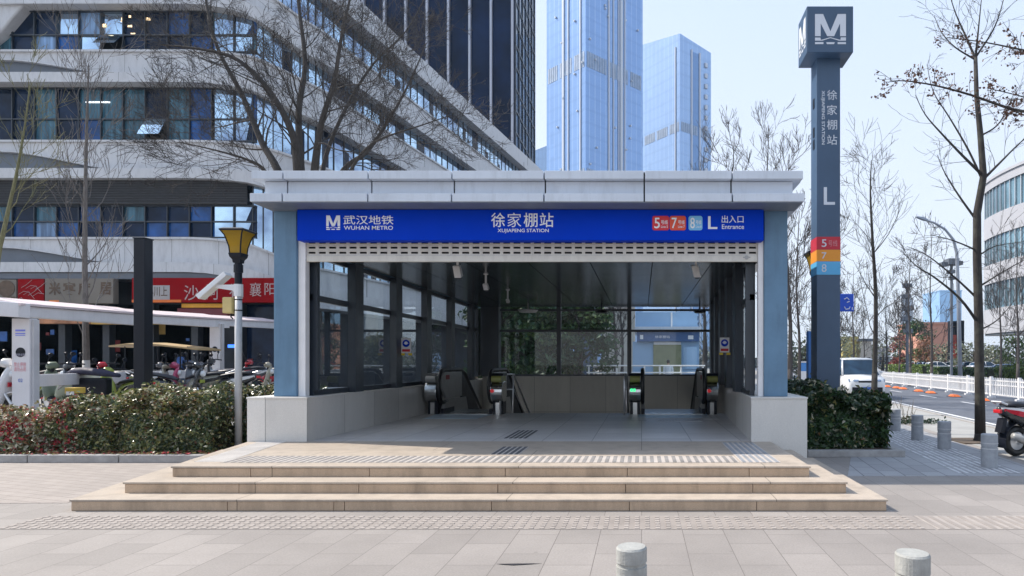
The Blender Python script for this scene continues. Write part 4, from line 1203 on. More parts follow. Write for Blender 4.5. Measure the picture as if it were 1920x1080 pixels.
text('L', fq(1544.5, 1565.5, 351, 384, Dp), d, wl_, sh_, bold=.012)
for y0, y1, col, s1 in ((444, 468, (.52, .015, .035), '5'), (468.3, 490, (.80, .30, .02), '7'), (490.3, 515, (.10, .42, .72), '8')):
    b = MB(); b.box(sx0_ - .004, sx1_ + .004, Dp - .004, Dp + .424, Z(y1, Dp), Z(y0, Dp)); lbn = b.build('line_band', M('band_' + s1, col, .45, var=.05), sh_)
    text(s1, fq(1540.5, 1549.5, y0 + 5, y1 - 5, Dp), Dp - .008, wl_, lbn, bold=.004)
    if s1 == '5': text('号线', fq(1553, 1570, y0 + 6.5, y1 - 6, Dp), Dp - .008, M('faint_pink', (.6, .25, .27), .5), lbn)
b = MB()
for y0 in (178, 233, 256):
    b.box(sx0_ - .012, sx0_ - .001, Dp + .16, Dp + .24, Z(y0 + 18, Dp), Z(y0, Dp))
b.build('slots', MT['black'], sh_)

# ================================================================== lamps
amber = leafmat('amber_lamp_glass', (.50, .31, .02), var=.12, rough=.3, trans=.45)
def post_lamp(label, x, y, ztop, zbase=0., lower=True):
    t = thing('street_lamp', label, 'street lamp', (x, y, zbase), world=True, group='square amber street lamps')
    zl0 = ztop - .60
    b = MB(); b.tube([(x, y, zbase), (x, y, Z(532, y) if lower else zl0)], .058, 12); b.build('lower_pole', M('pale_pole', (.50, .51, .53), .45, var=.1), t, smooth=True)
    b = MB(); b.tube([(x, y, Z(532, y) - .02 if lower else zl0 - .5), (x, y, zl0)], .06, 12); b.lathe([(.075, 0), (.075, .14)], (x, y, zl0 - .2), 12); b.build('upper_pole', MT['black'], t)
    # lantern: square, flaring upwards with curved panes
    prof = [(.095, .0), (.105, .12), (.128, .22), (.155, .32), (.195, .385)]
    hd = MB()
    hd.loft([[(x - r, y - r, zl0 + .14 + h), (x + r, y - r, zl0 + .14 + h), (x + r, y + r, zl0 + .14 + h), (x - r, y + r, zl0 + .14 + h)] for r, h in prof])
    ln = hd.build('lamp_glass', amber, t)
    b = MB()
    for (sx_, sy_) in ((1, 1), (1, -1), (-1, 1), (-1, -1)):
        b.tube([(x + sx_ * r, y + sy_ * r, zl0 + .14 + h) for r, h in prof], .012, 6)
    b.loft([[(x - r, y - r, zl0 + h), (x + r, y - r, zl0 + h), (x + r, y + r, zl0 + h), (x - r, y + r, zl0 + h)] for r, h in ((.062, -.03), (.07, .03), (.10, .075), (.112, .14))])
    b.build('lamp_frame', MT['black'], ln)
    b = MB(); b.loft([[(x - r, y - r, zl0 + .525 + h), (x + r, y - r, zl0 + .525 + h), (x + r, y + r, zl0 + .525 + h), (x - r, y + r, zl0 + .525 + h)] for r, h in ((.21, 0), (.215, .03), (.17, .055), (.03, .085))])
    b.build('lamp_cap', MT['black'], t)
    return t
LX, LY = X(447, 11.3), 11.3
post_lamp('square amber lamp on a grey pole with a white tilted panel clamped on', LX, LY, Z(428, LY))
pr = thing('solar_panel_unit', 'white tilted panel on a bracket clamped to the amber lamp pole', 'solar panel', (LX, LY, Z(550, LY)))
b = MB()
p0, p1 = P(368, 557, LY - .1), P(421, 512, LY - .1)
dx_, dz_ = p1[0] - p0[0], p1[2] - p0[2]; ll = math.hypot(dx_, dz_); nx_, nz_ = -dz_ / ll * .045, dx_ / ll * .045
b.hexa([(p0[0] - nx_, LY - .09, p0[2] - nz_), (p1[0] - nx_, LY - .09, p1[2] - nz_), (p1[0] - nx_, LY + .09, p1[2] - nz_), (p0[0] - nx_, LY + .09, p0[2] - nz_)],
       [(p0[0] + nx_, LY - .09, p0[2] + nz_), (p1[0] + nx_, LY - .09, p1[2] + nz_), (p1[0] + nx_, LY + .09, p1[2] + nz_), (p0[0] + nx_, LY + .09, p0[2] + nz_)])
b.build('panel', MT['white'], pr, bevel=.01)
b = MB(); b.prismy([(X(405, LY), Z(540, LY)), (X(438, LY), Z(545, LY)), (X(447, LY), Z(560, LY)), (X(447, LY), Z(534, LY)), (X(438, LY), Z(534, LY)), (X(408, LY), Z(534, LY)), (X(402, LY), Z(531, LY))], LY - .03, LY + .03)
b.lathe([(.075, 0), (.075, .22)], (LX, LY, Z(556, LY)), 12); b.build('bracket', MT['white'], pr)
bx = thing('junction_box', 'cream yellow box strapped to the lamp pole below the tilted panel', 'junction box', (LX - .15, LY, Z(590, LY)))
b = MB(); b.box(X(423, LY), X(441, LY), LY - .1, LY + .1, Z(588, LY), Z(558, LY)); hb = b.build('box_case', M('cream_yellow', (.62, .48, .20), .5), bx, bevel=.02)
b = MB()
for yy in (563, 583): b.lathe([(.062, 0), (.062, .02)], (LX, LY, Z(yy, LY)), 12)
b.build('strap', MT['black'], hb)
b = MB(); b.tube([P(434, 588, LY), P(433, 594, LY), P(437, 598, LY)], .012, 6); b.build('cable', MT['black'], hb)
post_lamp('square amber lamp mostly hidden behind the dark blue pylon', X(1529, 14), 14.0, Z(470, 14), lower=False)
# black post
bp = thing('black_post', 'plain square black post standing behind the hedge', 'post', (X(260, 12.5), 12.5, 0))
b = MB(); b.box(X(250, 12.5), X(271, 12.5), 12.5, 12.72, 0, Z(447, 12.5)); b.build('shaft', MT['black'], bp, bevel=.01)
b = MB(); b.box(X(249, 12.5), X(272, 12.5), 12.49, 12.73, Z(447, 12.5), Z(445, 12.5)); b.build('top_cap', MT['black'], bp)
# street light over the road
sl = thing('road_light', 'tall grey road light with a curved arm over the white road fence', 'street light', (X(1801, 40), 40, 0))
Dl = 40.
gp = M('galvanised_pole', (.30, .33, .38), .45, metal=.3)
pts = [P(1801, 728, Dl), P(1797, 560, Dl), P(1794, 475, Dl), P(1788, 450, Dl), P(1772, 430, Dl), P(1752, 418, Dl), P(1738, 413, Dl)]
b = MB(); b.tube(pts, [.14, .115, .10, .085, .075, .065, .06], 10); b.build('pole', gp, sl, smooth=True)
b = MB(); a_ = Vector(P(1740, 414, Dl)); c_ = Vector(P(1718, 407, Dl))
b.loft([[(q.x, q.y - w_, q.z - h_ * .4), (q.x, q.y + w_, q.z - h_ * .4), (q.x, q.y + w_ * .7, q.z + h_), (q.x, q.y - w_ * .7, q.z + h_)] for q, w_, h_ in ((a_, .08, .08), (a_.lerp(c_, .4), .16, .12), (c_, .12, .05))])
b.build('lamp_head', gp, sl)
def campole(label, px, D, pyt, w_, cams):
    t = thing('camera_pole', label, 'camera pole', (X(px, D), D, 0), group='traffic camera poles')
    x = X(px, D); b = MB(); b.tube([(x, D, -.1), (x, D, Z(pyt, D))], w_, 8); b.build('pole', MT['lens'], t)
    for (dx, dy_, s) in cams:
        b = MB(); q = P(px + dx, pyt + dy_, D); b.box(q[0] - s, q[0] + s, D - s, D + s, q[2] - s * .5, q[2] + s * .6); b.tube([(x, D, q[2]), q], .05, 6); b.build('camera_box', MT['lens'], t, bevel=.03)
campole('dark camera pole with a wide camera head right of the curved road light', 1784, 52, 492, .12, [(0, 0, .45), (12, 2, .3), (-14, 4, .3), (-1, 18, .25), (1, 30, .22)])
campole('dark camera pole with stacked boxes further down the road', 1701, 62, 536, .16, [(0, 0, .35), (-2, 20, .35), (1, 42, .45), (-2, 62, .4), (2, 85, .35)])
# blue parking sign
ps = thing('parking_sign', 'square blue road sign with white symbols beside the pylon', 'road sign', (X(1589, 15), 15, 0))
D = 15.
b = MB(); b.box(X(1571, D), X(1601, D), D, D + .03, Z(584, D), Z(551, D)); pp = b.build('sign_plate', M('road_sign_blue', (.01, .09, .62), .4, var=.05), ps, bevel=.01)
b = MB(); b.tube([(X(1568, D), D + .06, 0), (X(1568, D), D + .06, Z(548, D))], .035, 8); b.build('post', gp, ps)
b = MB(); b.tube([P(1583, 575, D - .004), P(1586, 580, D - .004), P(1592, 579, D - .004), P(1594, 575, D - .004)], .012, 5)
b.tube([P(1583, 561, D - .004), P(1588, 558, D - .004), P(1592, 562, D - .004)], .012, 5); b.tube([P(1588, 567, D - .004), P(1593, 565, D - .004)], .012, 5); b.tube([P(1598, 576, D - .004), P(1598, 581, D - .004)], .012, 5)
b.build('white_symbol', MT['lettering'], pp)
bs_ = thing('blue_side_post', 'slim blue panel standing left of the pylon foot', 'sign post', (X(1520, 16), 16, 0))
b = MB(); b.box(X(1515.5, 16), X(1530, 16), 16, 16.2, 0, Z(621, 16)); b.build('panel', M('panel_blue', (.05, .18, .48), .5), bs_, bevel=.01)
b = MB(); b.box(X(1514.5, 16), X(1531, 16), 15.98, 16.22, 0, .1); b.build('base', MT['dsteel'], bs_)

# ================================================================== bollards
conc = M('weathered_concrete', (.35, .35, .33), .85, var=.2, vs=9, bmp=.45, bs=60, stain=.5)
stone = M('grey_stone_bollard', (.33, .345, .365), .75, var=.12, vs=10, bmp=.2, stain=.25)
def bollard(label, x, y, r, h, groove, m, group):
    t = thing('bollard', label, 'bollard', (x, y, 0), group=group, world=False)
    g = groove
    b = MB(); b.lathe([(r, -.02), (r, h - g - .014), (r * .93, h - g - .012), (r * .93, h - g + .012), (r, h - g + .014), (r, h - .012), (r - .01, h), (0, h)], (0, 0, 0), 32)
    b.build('shaft', m, t, smooth=False)
    if m is not conc:
        b = MB()
        for k in (0.0, .085): b.lathe([(r + .002, -.006), (r + .004, 0), (r + .002, .006)], (0, 0, h - .14 - k), 32, caps=False)
        b.build('reflective_ring', M('ring_pale', (.55, .55, .55), .5), t)
    return t
bollard('left of two pale concrete bollards at the bottom edge', X(1184, 4.25), 4.25, .105, H - (1024 - CY) / F * 4.25, .115, conc, 'concrete bollards in the foreground')
bollard('right of two pale concrete bollards at the bottom edge', X(1711, 4.05), 4.05, .108, H - (1036 - CY) / F * 4.05, .14, conc, 'concrete bollards in the foreground')
g_ = 'grey bollards along the pavement edge'
for px, pyb, lab in ((1679, 808, 'grey ringed bollard farthest from the scooter, beside the bush'), (1720, 825, 'second grey ringed bollard from the bush'), (1770.5, 842, 'grey ringed bollard just left of the big bare tree trunk'), (1855, 877, 'grey ringed bollard in front of the red and white scooter')):
    d_ = F * H / (pyb - CY); bollard(lab, X(px, d_), d_, .12, .53, .2, stone, g_)

# ================================================================== planting
rng = np.random.default_rng(4)
LG = leafmat('hedge_leaf_green', (.045, .085, .03), rough=.28); LD = leafmat('hedge_leaf_dark', (.022, .05, .02), rough=.28); LY_ = leafmat('hedge_leaf_olive', (.26, .245, .085), rough=.3); LR_ = leafmat('hedge_leaf_red', (.42, .05, .06), rough=.3); LP_ = leafmat('hedge_leaf_pale_glint', (.48, .45, .33), rough=.25); LB_ = leafmat('hedge_leaf_brown', (.22, .12, .06))  # the pale leaf colour also stands in for sun glints
core_m = M('hedge_twigs', (.030, .034, .018), .9, var=.5, vs=12, bmp=.8, world=True)
stem_m = M('shrub_stems', (.10, .075, .05), .9)
def lump(x, y, s): return math.sin(x * 2.3 * s + 1.3) * .5 + math.sin(x * 5.1 * s + y * 3.) * .3 + math.sin(y * 4.3 * s - x * 1.7) * .3
def hedge(name, label, cat, x0, x1, y0, y1, ztop, n, size, probs, zb=.12, rag=.10, group=None, slope=None, sunlit_top=.45, lean=.12):
    t = thing(name, label, cat, ((x0 + x1) / 2, (y0 + y1) / 2, 0), group=group)
    zt = (lambda x: ztop) if not callable(ztop) else ztop
    # lumpy twig core
    b = MB(); nx = max(4, int((x1 - x0) / .25)); rings = []
    for i in range(nx + 1):
        x = x0 + .1 + (x1 - x0 - .2) * i / nx; k = lump(x, 0, 1) * rag
        sh = .30 if 0 < i < nx else .45
        zz = zt(x) - .3 + k * .6
        yl = (y1 - y0) * lean; rings.append([(x, y0 + sh + k * .4, zb), (x, y1 - sh, zb), (x, y1 - sh, zz * .7), (x, y1 - sh - .1, zz), (x, min(y1 - sh - .15, y0 + sh + .12 + k * .4 + yl), zz), (x, min(y1 - sh - .02, y0 + sh + k * .4 + yl * .35), zz * .72)])
    b.loft(rings); b.build('stems', core_m, t)
    N = n
    x = rng.uniform(x0, x1, N); f = rng.uniform(0, 1, N)
    y = rng.uniform(y0, y1, N)
    ztv = np.array([zt(q) for q in x])
    z = zb + rng.uniform(0, 1, N) * (ztv - zb)
    nor = rng.normal(size=(N, 3)) * .75
    side = rng.uniform(0, 1, N)
    L_ = np.array([lump(a, c, 1) for a, c in zip(x, z)]) * rag; L2 = np.array([lump(a, c, 1) for a, c in zip(x, y)]) * rag
    dep = np.abs(rng.normal(0, .07, N))
    fr = side < .5
    zr = np.clip((z - zb) / (ztv - zb), 0, 1)
    y[fr] = y0 + dep[fr] - L_[fr] + rag * .6 + (y1 - y0) * lean * zr[fr] ** 3; nor[fr] += np.stack([0 * zr[fr], -.9 + .5 * zr[fr] ** 3, .25 + .6 * zr[fr] ** 3], 1)
    tp = (side >= .5) & (side < .82)
    z[tp] = ztv[tp] - dep[tp] + L2[tp]; nor[tp] += (0, -.2, 1.0)
    le = (side >= .82) & (side < .88); x[le] = x0 + dep[le]; nor[le] += (-1, 0, .2)
    ri = (side >= .88) & (side < .94); x[ri] = x1 - dep[ri]; nor[ri] += (1, 0, .2)
    bk = side >= .94; y[bk] = y1 - dep[bk]; nor[bk] += (0, 1, .2)
    # shoots sticking out on top
    sp_ = rng.uniform(0, 1, N) < .05; z[sp_ & tp] += rng.uniform(0, .13, (sp_ & tp).sum())
    P_ = np.array(probs); mi = np.array([rng.choice(len(P_), p=P_) for _ in range(N)])
    # paler upper clumps: sunlight on the tops put into the leaf colour
    cl = np.array([math.sin(a * 3.1 + c * 2.) + math.sin(a * 7.3 - e * 5.) for a, c, e in zip(x, y, z)])
    up = (z > ztv - .28)
    up = z > zb + (ztv - zb) * .62
    sw = up & (cl > -.5) & (rng.uniform(0, 1, N) < sunlit_top); mi[sw] = rng.choice([2, 2, 4, 4, 5], sw.sum())
    if slope:
        mi = slope(x, z, mi)
    b = MB(); b.leaves(np.stack([x, y, z], 1), nor, size, rng, mi)
    b.build('foliage', [LG, LD, LY_, LR_, LP_, LB_], t)
    return t
def leftcol(x, z, mi):
    red = (rng.uniform(0, 1, len(x)) < np.clip((-8.95 - x) / 1.6, 0, .62)) & (z > .25)
    r2 = rng.uniform(0, 1, len(x))
    mi = mi.copy(); mi[red & (r2 < .42)] = 3; mi[red & (r2 >= .42) & (r2 < .75)] = 4; mi[red & (r2 >= .75)] = 5
    return mi
def dome(x0, x1, h, ed=.32):
    def f(x):
        u = (x - (x0 + x1) / 2) / ((x1 - x0) / 2); return h - ed * max(0, abs(u) - .25) ** 2.2 * 1.8 + .05 * math.sin(x * 6.3)
    return f
LGL = leafmat('shrub_leaf_green', (.14, .16, .065), rough=.3); LDL = leafmat('shrub_leaf_dark', (.05, .08, .036), rough=.3)
def clump(x, z): return np.sin(x * 6.3 + z * 3.1) + np.sin(z * 8.7 - x * 4.9 + 1.) + .6 * np.sin(x * 15 + z * 11)
def rose(x, z, mi):
    r2 = rng.uniform(0, 1, len(x)); mi = mi.copy()
    k = r2 < .6; c_ = clump(x, z) + rng.normal(0, .5, len(x))
    mi[k & (c_ > .45)] = 3; mi[k & (c_ <= .45) & (c_ > -.9)] = 4; mi[k & (c_ <= -.9) & (r2 < .25)] = 5
    return mi
def rosy(x, z, mi):
    mi = mi.copy(); k = (rng.uniform(0, 1, len(x)) < .5) & (x < -9.7) & (clump(x, z) > .3); mi[k] = rng.choice([3, 3, 4, 5], k.sum()); return mi
for i, (x0, x1, ya, yb, h_, n, pr_b, sl, lab) in enumerate([
    (-12.9, -11.3, 10.55, 11.3, .64, 5200, (.26, .22, .12, .10, .20, .10), rose, 'low pale and red leaved shrub at the left picture edge'),
    (-11.45, -10.15, 10.52, 11.5, .84, 7000, (.24, .26, .14, .10, .18, .08), rose, 'shrub with red and pale leaves below the white labelled post'),
    (-10.35, -9.05, 10.6, 11.9, 1.16, 9500, (.40, .30, .15, .0, .09, .06), rosy, 'rounded olive green shrub left of the black post'),
    (-9.25, -8.15, 10.58, 11.9, 1.27, 9500, (.40, .32, .15, .0, .08, .05), None, 'rounded olive green shrub below the black post'),
    (-8.35, -7.36, 10.62, 11.9, 1.22, 8500, (.42, .40, .10, .0, .05, .03), None, 'rounded dark green shrub just left of the lamp pole')]):
    LG, LD = LGL, LDL
    hedge('round_shrub', lab, 'shrub', x0, x1, ya, yb, dome(x0, x1, h_ - .14), n, .072, pr_b, slope=sl, rag=.17, sunlit_top=.5, lean=.42, group='shrubs in the kerbed bed beside the steps')
LG = bpy.data.materials['hedge_leaf_green']; LD = bpy.data.materials['hedge_leaf_dark']
hedge('clipped_hedge', 'short piece of hedge between the lamp pole and the left stone base', 'hedge', -7.55, -6.32, 11.5, 12.6, 1.2, 6500, .07, (.40, .40, .12, .0, .04, .04))
hedge('square_bush', 'dense dark green square bush in a kerbed bed beside the right stone base', 'bush', 2.80, 4.46, 11.15, 12.15, lambda x: 1.09 + .07 * math.sin(x * 6.1) - .25 * max(0, abs(x - 3.6) - .6), 10500, .12, (.42, .50, .03, 0, .04, .01), sunlit_top=.03, rag=.2)
hedge('low_bush', 'low dark bush behind the dark blue pylon', 'bush', 2.85, 4.3, 12.95, 14.2, 1.15, 5000, .085, (.42, .52, .02, 0, .02, .02), sunlit_top=.05)
hedge('low_bush', 'low bush between the right pillar and the pylon foot', 'bush', 3.2, 4.6, 15.0, 16.6, 1.2, 4500, .09, (.5, .4, .05, 0, .03, .02), sunlit_top=.1)
b = MB()
for x0, x1 in ((-14, -11.9), (-11.89, -10.1), (-10.09, -8.6), (-8.59, -7.2)):
    b.box(x0, x1 - .01, 10.28, 10.43, 0, .13)
structure(b.build('planter_kerb', MT['kerb'], bevel=.012))
b = MB(); b.box(-14, -6.35, 10.431, 12.09, 0, .1); structure(b.build('planter_soil', MT['soil']))
b = MB(); b.box(2.9, 4.6, 10.9, 11.05, 0, .12); b.box(4.45, 4.6, 11.06, 16.7, 0, .12); structure(b.build('planter_kerb', MT['kerb'], bevel=.012))
b = MB(); b.box(2.7, 4.449, 11.051, 16.7, 0, .1); structure(b.build('planter_soil', MT['soil']))
# fallen leaves in the bed
N = 700; b = MB()
b.leaves(np.stack([rng.uniform(-12.5, -6.6, N), rng.uniform(10.3, 10.75, N), np.full(N, .145)], 1), np.tile((0, 0, 1.), (N, 1)) + rng.normal(0, .3, (N, 3)), .07, rng, rng.choice(3, N))
o = b.build('fallen_leaves', [LB_, LR_, LY_]); stuff(o, 'dry leaves lying along the kerb of the left hedge', 'fallen leaves')

# ================================================================== bare trees
def jitterdir(d, ang, rr):
    a = d.orthogonal().normalized(); c = d.cross(a)
    ph = rr.uniform(0, 2 * math.pi)
    return (d * math.cos(ang) + (a * math.cos(ph) + c * math.sin(ph)) * math.sin(ang)).normalized()
def branch(b, p, d, ln, r, lvl, rr, up=.12, nseg=5, spread=(22, 48), kids=(3, 5), rmin=.004, tips=None, wob=.16, flat=1.0):
    pts = [p.copy()]; rad = [r]; q = p.copy(); dd = d.normalized()
    ns = nseg if lvl > 1 else 3
    for i in range(ns):
        dd = (dd + Vector((rr.gauss(0, wob), rr.gauss(0, wob) * flat, rr.gauss(0, wob) + up))).normalized()
        q = q + dd * (ln / ns); pts.append(q.copy()); rad.append(max(rmin, r * (1 - .75 * (i + 1) / ns)))
    b.tube(pts, rad, 6 if r > .03 else (4 if r > .01 else 3), caps=False)
    if tips is not None and lvl <= 1: tips.append((pts[-1], dd)); tips.append((pts[1], dd))
    if lvl <= 0: return
    n = rr.randint(*kids)
    for k in range(n):
        f = rr.uniform(.25, 1.0); i = min(ns - 1, int(f * ns)); u = f * ns - i
        o = pts[i].lerp(pts[i + 1], u); ra = rad[i] * (1 - u) + rad[i + 1] * u
        nd = jitterdir((pts[i + 1] - pts[i]).normalized(), R(rr.uniform(*spread)), rr); nd.y *= flat
        branch(b, o, nd, ln * rr.uniform(.5, .8) * (1.15 - .5 * f), max(rmin, ra * rr.uniform(.5, .75)), lvl - 1, rr, up, nseg, spread, kids, rmin, tips, wob, flat)
def stem_from(b, pts, r0, r1, rr, n_br, lv, ln, start=.25, tips=None, rmin=.004, n=8, **kw):
    """main stem through given points, with side branches"""
    pts = [Vector(p) for p in pts]
    # refine
    fine = []
    for i in range(len(pts) - 1):
        for k in range(4):
            t = k / 4; a = pts[max(0, i - 1)]; c = pts[i]; d_ = pts[i + 1]; e = pts[min(len(pts) - 1, i + 2)]
            fine.append(.5 * ((2 * c) + (d_ - a) * t + (2 * a - 5 * c + 4 * d_ - e) * t * t + (3 * c - a - 3 * d_ + e) * t ** 3))
    fine.append(pts[-1])
    m = len(fine); rad = [r0 + (r1 - r0) * (i / (m - 1)) ** .8 for i in range(m)]
    b.tube(fine, rad, n, caps=True)
    for k in range(n_br):
        f = start + (1 - start) * (k + rr.uniform(.1, .9)) / n_br; i = min(m - 2, int(f * (m - 1)))
        d_ = (fine[i + 1] - fine[i]).normalized(); nd = jitterdir(d_, R(rr.uniform(28, 62)), rr)
        branch(b, fine[i], nd, ln * rr.uniform(.6, 1.15) * (1.1 - .45 * f), max(rmin, rad[i] * rr.uniform(.2, .36)), lv, rr, rmin=rmin, tips=tips, **kw)
    return fine
def barkmat(name, col, lichen=None):
    m, nt, b = newmat(name); co = objco(nt)
    mp = nt.nodes.new('ShaderNodeMapping'); mp.inputs['Scale'].default_value = (9, 9, 1.6); nt.links.new(co, mp.inputs[0])
    n1 = noise(nt, mp.outputs[0], 3, 6, .7)
    c = ramp(nt, n1, [(.3, sc(col, .55)), (.7, sc(col, 1.35))])
    if lichen: c = mixc(nt, ramp(nt, noise(nt, co, 2.5, 5), [(.48, (0, 0, 0)), (.62, (.7,) * 3)]), c, lichen)
    nt.links.new(c, b.inputs['Base Color']); b.inputs['Roughness'].default_value = .9
    bump(nt, b, n1, .5, .02); return m
bark = barkmat('dark_grey_bark', (.062, .054, .049)); barkg = barkmat('grey_bark', (.15, .135, .125)); barky = barkmat('greenish_bark', (.17, .165, .085)); barkd = barkmat('dark_bark', (.036, .031, .029), (.075, .075, .06)); barkb = barkmat('far_bark', (.07, .062, .06))

# --- big spreading tree behind the canopy
D = 22.
t = thing('bare_tree', 'large many-stemmed bare tree spreading above the canopy in front of the banded offices', 'tree', (X(578, D), D, 0))
rr = random.Random(21); b = MB()
base = [(X(578, D), D, 0), (X(577, D), D, 2.2), (X(575, D), D, 4.2)]
b.tube(base, [.30, .26, .25], 10); b.build('trunk', bark, t, smooth=True)
b = MB()
def S(lst, ddy=0.): return [(X(a, D + ddy * k), D + ddy * k, Z(c, D + ddy * k)) for k, (a, c) in enumerate(lst)]
stems = [([(575, 475), (566, 400), (558, 318), (548, 250), (505, 170), (445, 112), (375, 92), (300, 84)], .21, .02, -.25),
         ([(575, 475), (568, 400), (564, 318), (560, 210), (572, 120), (560, 10), (552, -70)], .22, .03, .2),
         ([(575, 475), (585, 380), (592, 300), (603, 230), (627, 150), (642, 60), (668, -50)], .20, .025, -.3),
         ([(575, 475), (540, 390), (520, 318), (490, 265), (455, 180), (408, 90), (386, 0), (380, -70)], .20, .02, .3),
         ([(575, 475), (610, 390), (645, 318), (690, 282), (735, 215), (770, 150), (800, 80)], .15, .015, .3),
         ([(575, 475), (530, 400), (500, 325), (465, 300), (405, 282), (335, 266)], .10, .012, -.4),
         ([(575, 475), (620, 400), (656, 322), (700, 268), (790, 235), (850, 215)], .09, .01, -.4),
         ([(575, 475), (596, 380), (612, 290), (650, 200), (700, 120), (760, 60), (800, -10)], .12, .012, .5)]
for lst, r0, r1, dd in stems:
    stem_from(b, S(lst, dd), r0, r1, rr, 21, 3, 2.9, start=.38, kids=(3, 5), rmin=.005, up=.07, wob=.17)
b.build('crown', bark, t)
print('big tree faces', len(b.f))

# --- slender grey tree and greenish tree on the left
def simple_tree(name, label, pts, r0, r1, mat, seed, nbr, lv, ln, start=.25, tips=None, group='bare street trees', ptrunk=.2, tmat=None, **kw):
    t = thing(name, label, 'tree', tuple(pts[0]), group=group)
    rr = random.Random(seed); b = MB(); bt = MB()
    fine = stem_from(b, pts, r0, r1, rr, nbr, lv, ln, start=start, tips=tips, **kw)
    # bottom of the trunk as its own part
    k = max(2, int(len(fine) * ptrunk))
    m = len(fine); rad = [r0 + (r1 - r0) * (i / (m - 1)) ** .8 for i in range(m)]
    bt.tube(fine[:k + 1], [q * 1.04 for q in rad[:k + 1]], 10)
    bt.build('trunk', tmat or mat, t, smooth=True)
    b.build('crown', mat, t)
    return t
D = 17.
simple_tree('bare_tree', 'slender grey bare tree with upright twigs in front of the cream shop sign', [(X(163, D), D, .4), P(161, 640, D), P(159, 500, D), P(160, 380, D), P(162, 260, D), P(165, 165, D), P(166, 120, D)], .095, .010, barkg, 31, 24, 2, 2.3, start=.18, up=.28, wob=.12, rmin=.005, ptrunk=.12, tmat=M('limewashed_trunk', (.50, .48, .46), .8, var=.15))
D = 13.5
simple_tree('bare_tree', 'greenish bare sapling leaning right at the left picture edge', [(X(-18, D), D, .4), P(-8, 520, D), P(10, 420, D), P(30, 330, D), P(46, 240, D), P(56, 160, D)], .065, .008, barky, 32, 14, 2, 1.3, start=.3, up=.25, rmin=.004)
# --- right: big dark tree by the bollards
D = 13.1
t = thing('bare_tree', 'tall dark bare tree with a straight trunk between the grey bollards', 'tree', (X(1838, D), D, 0), group='bare street trees')
rr = random.Random(8); b = MB()
tp = [(X(1838, D), D, 0), P(1837, 740, D), P(1835, 600, D), P(1832, 480, D), P(1832, 400, D), P(1844, 330, D), P(1838, 250, D), P(1831, 180, D), P(1829, 108, D)]
fine = []
b.tube(tp, [.108, .096, .088, .082, .078, .068, .058, .047, .038], 12); b.lathe([(.16, -.02), (.12, .06), (.104, .2)], tp[0], 12); b.build('trunk', barkd, t, smooth=True)
b = MB()
for lst, r0, yy in (([(1834, 606), (1800, 560), (1752, 520), (1720, 500), (1690, 470)], .035, -.1), ([(1833, 560), (1790, 520), (1740, 480), (1700, 462)], .03, .15), ([(1832, 470), (1790, 452), (1745, 440)], .022, -.2),
                    ([(1836, 420), (1800, 370), (1772, 325), (1757, 290)], .03, .1), ([(1844, 330), (1805, 292), (1765, 250), (1735, 215), (1716, 178)], .035, -.1), ([(1843, 340), (1815, 280), (1780, 220), (1750, 172), (1738, 120)], .03, .12),
                    ([(1840, 340), (1875, 305), (1910, 270), (1950, 235)], .035, .1), ([(1838, 255), (1870, 235), (1890, 200), (1905, 165)], .022, -.1), ([(1832, 540), (1880, 510), (1925, 485)], .025, .1), ([(1834, 480), (1865, 462), (1905, 455)], .02, -.15),
                    ([(1829, 110), (1808, 62), (1790, 20), (1775, -30)], .028, .05), ([(1829, 110), (1835, 50), (1842, -20)], .028, 0.), ([(1829, 108), (1860, 60), (1876, 20), (1890, -40)], .026, -.05), ([(1829, 112), (1790, 88), (1765, 60), (1752, 30)], .02, .1), ([(1835, 620), (1870, 600), (1905, 560)], .02, .1)):
    pts = [P(a, c, D + yy * k) for k, (a, c) in enumerate(lst)]
    stem_from(b, pts, r0, .005, rr, 9, 1, .8, start=.2, up=.05, wob=.2, n=6, kids=(2, 3), rmin=.0035)
b.build('crown', barkd, t)
b = MB(); b.box(X(1838, D) - .55, X(1838, D) + .45, D - .45, D + .5, .006, .02); structure(b.build('tree_pit_soil', MT['soil']))
# --- branches with dry leaves, its trunk stands beyond the right edge
D = 9.6
t = thing('leafy_winter_tree', 'tree holding brown dry leaves whose branches reach in from the right edge', 'tree', (X(2080, D), D, 0))
rr = random.Random(12); b = MB()
b.tube([(X(2080, D), D, 0), P(2076, 500, D), P(2078, 250, D), P(2085, 0, D)], [.13, .11, .09, .06], 10); b.build('trunk', barkd, t, smooth=True)
b = MB(); tips = []
lf = MB(); cen = []
for lst, r0, yy in (([(2078, 260), (1990, 222), (1900, 205), (1820, 178), (1752, 160), (1700, 152), (1668, 152)], .03, -.06), ([(2079, 240), (2000, 215), (1930, 185), (1850, 165)], .022, .12), ([(2080, 140), (2000, 108), (1930, 96), (1850, 80), (1775, 70)], .025, .05), ([(2080, 120), (1990, 100), (1900, 92)], .02, -.1), ([(2079, 300), (1990, 250), (1920, 216), (1890, 205)], .02, .1)):
    pts = [P(a, c, D + yy * k) for k, (a, c) in enumerate(lst)]
    fine = stem_from(b, pts, r0, .005, rr, 16, 1, .42, start=.3, up=.06, tips=tips, kids=(1, 3), n=6, rmin=.0035)
    for q in fine[8:]:
        if rr.random() < .8:
            for k in range(rr.randint(4, 16)): cen.append((q.x + rr.gauss(0, .075), q.y + rr.gauss(0, .08), q.z + rr.gauss(.01, .05)))
for q, d_ in tips:
    for k_ in range(rr.randint(0, 4)): cen.append((q.x + rr.gauss(0, .03), q.y + rr.gauss(0, .03), q.z + rr.gauss(-.03, .02)))
b.build('crown', barkd, t)
cen = np.array(cen); lf.leaves(cen, rng.normal(size=cen.shape), .052, rng, None, aspect=.7); lf.build('dry_leaves', leafmat('dry_brown_leaf', (.10, .05, .032), trans=.3), t)
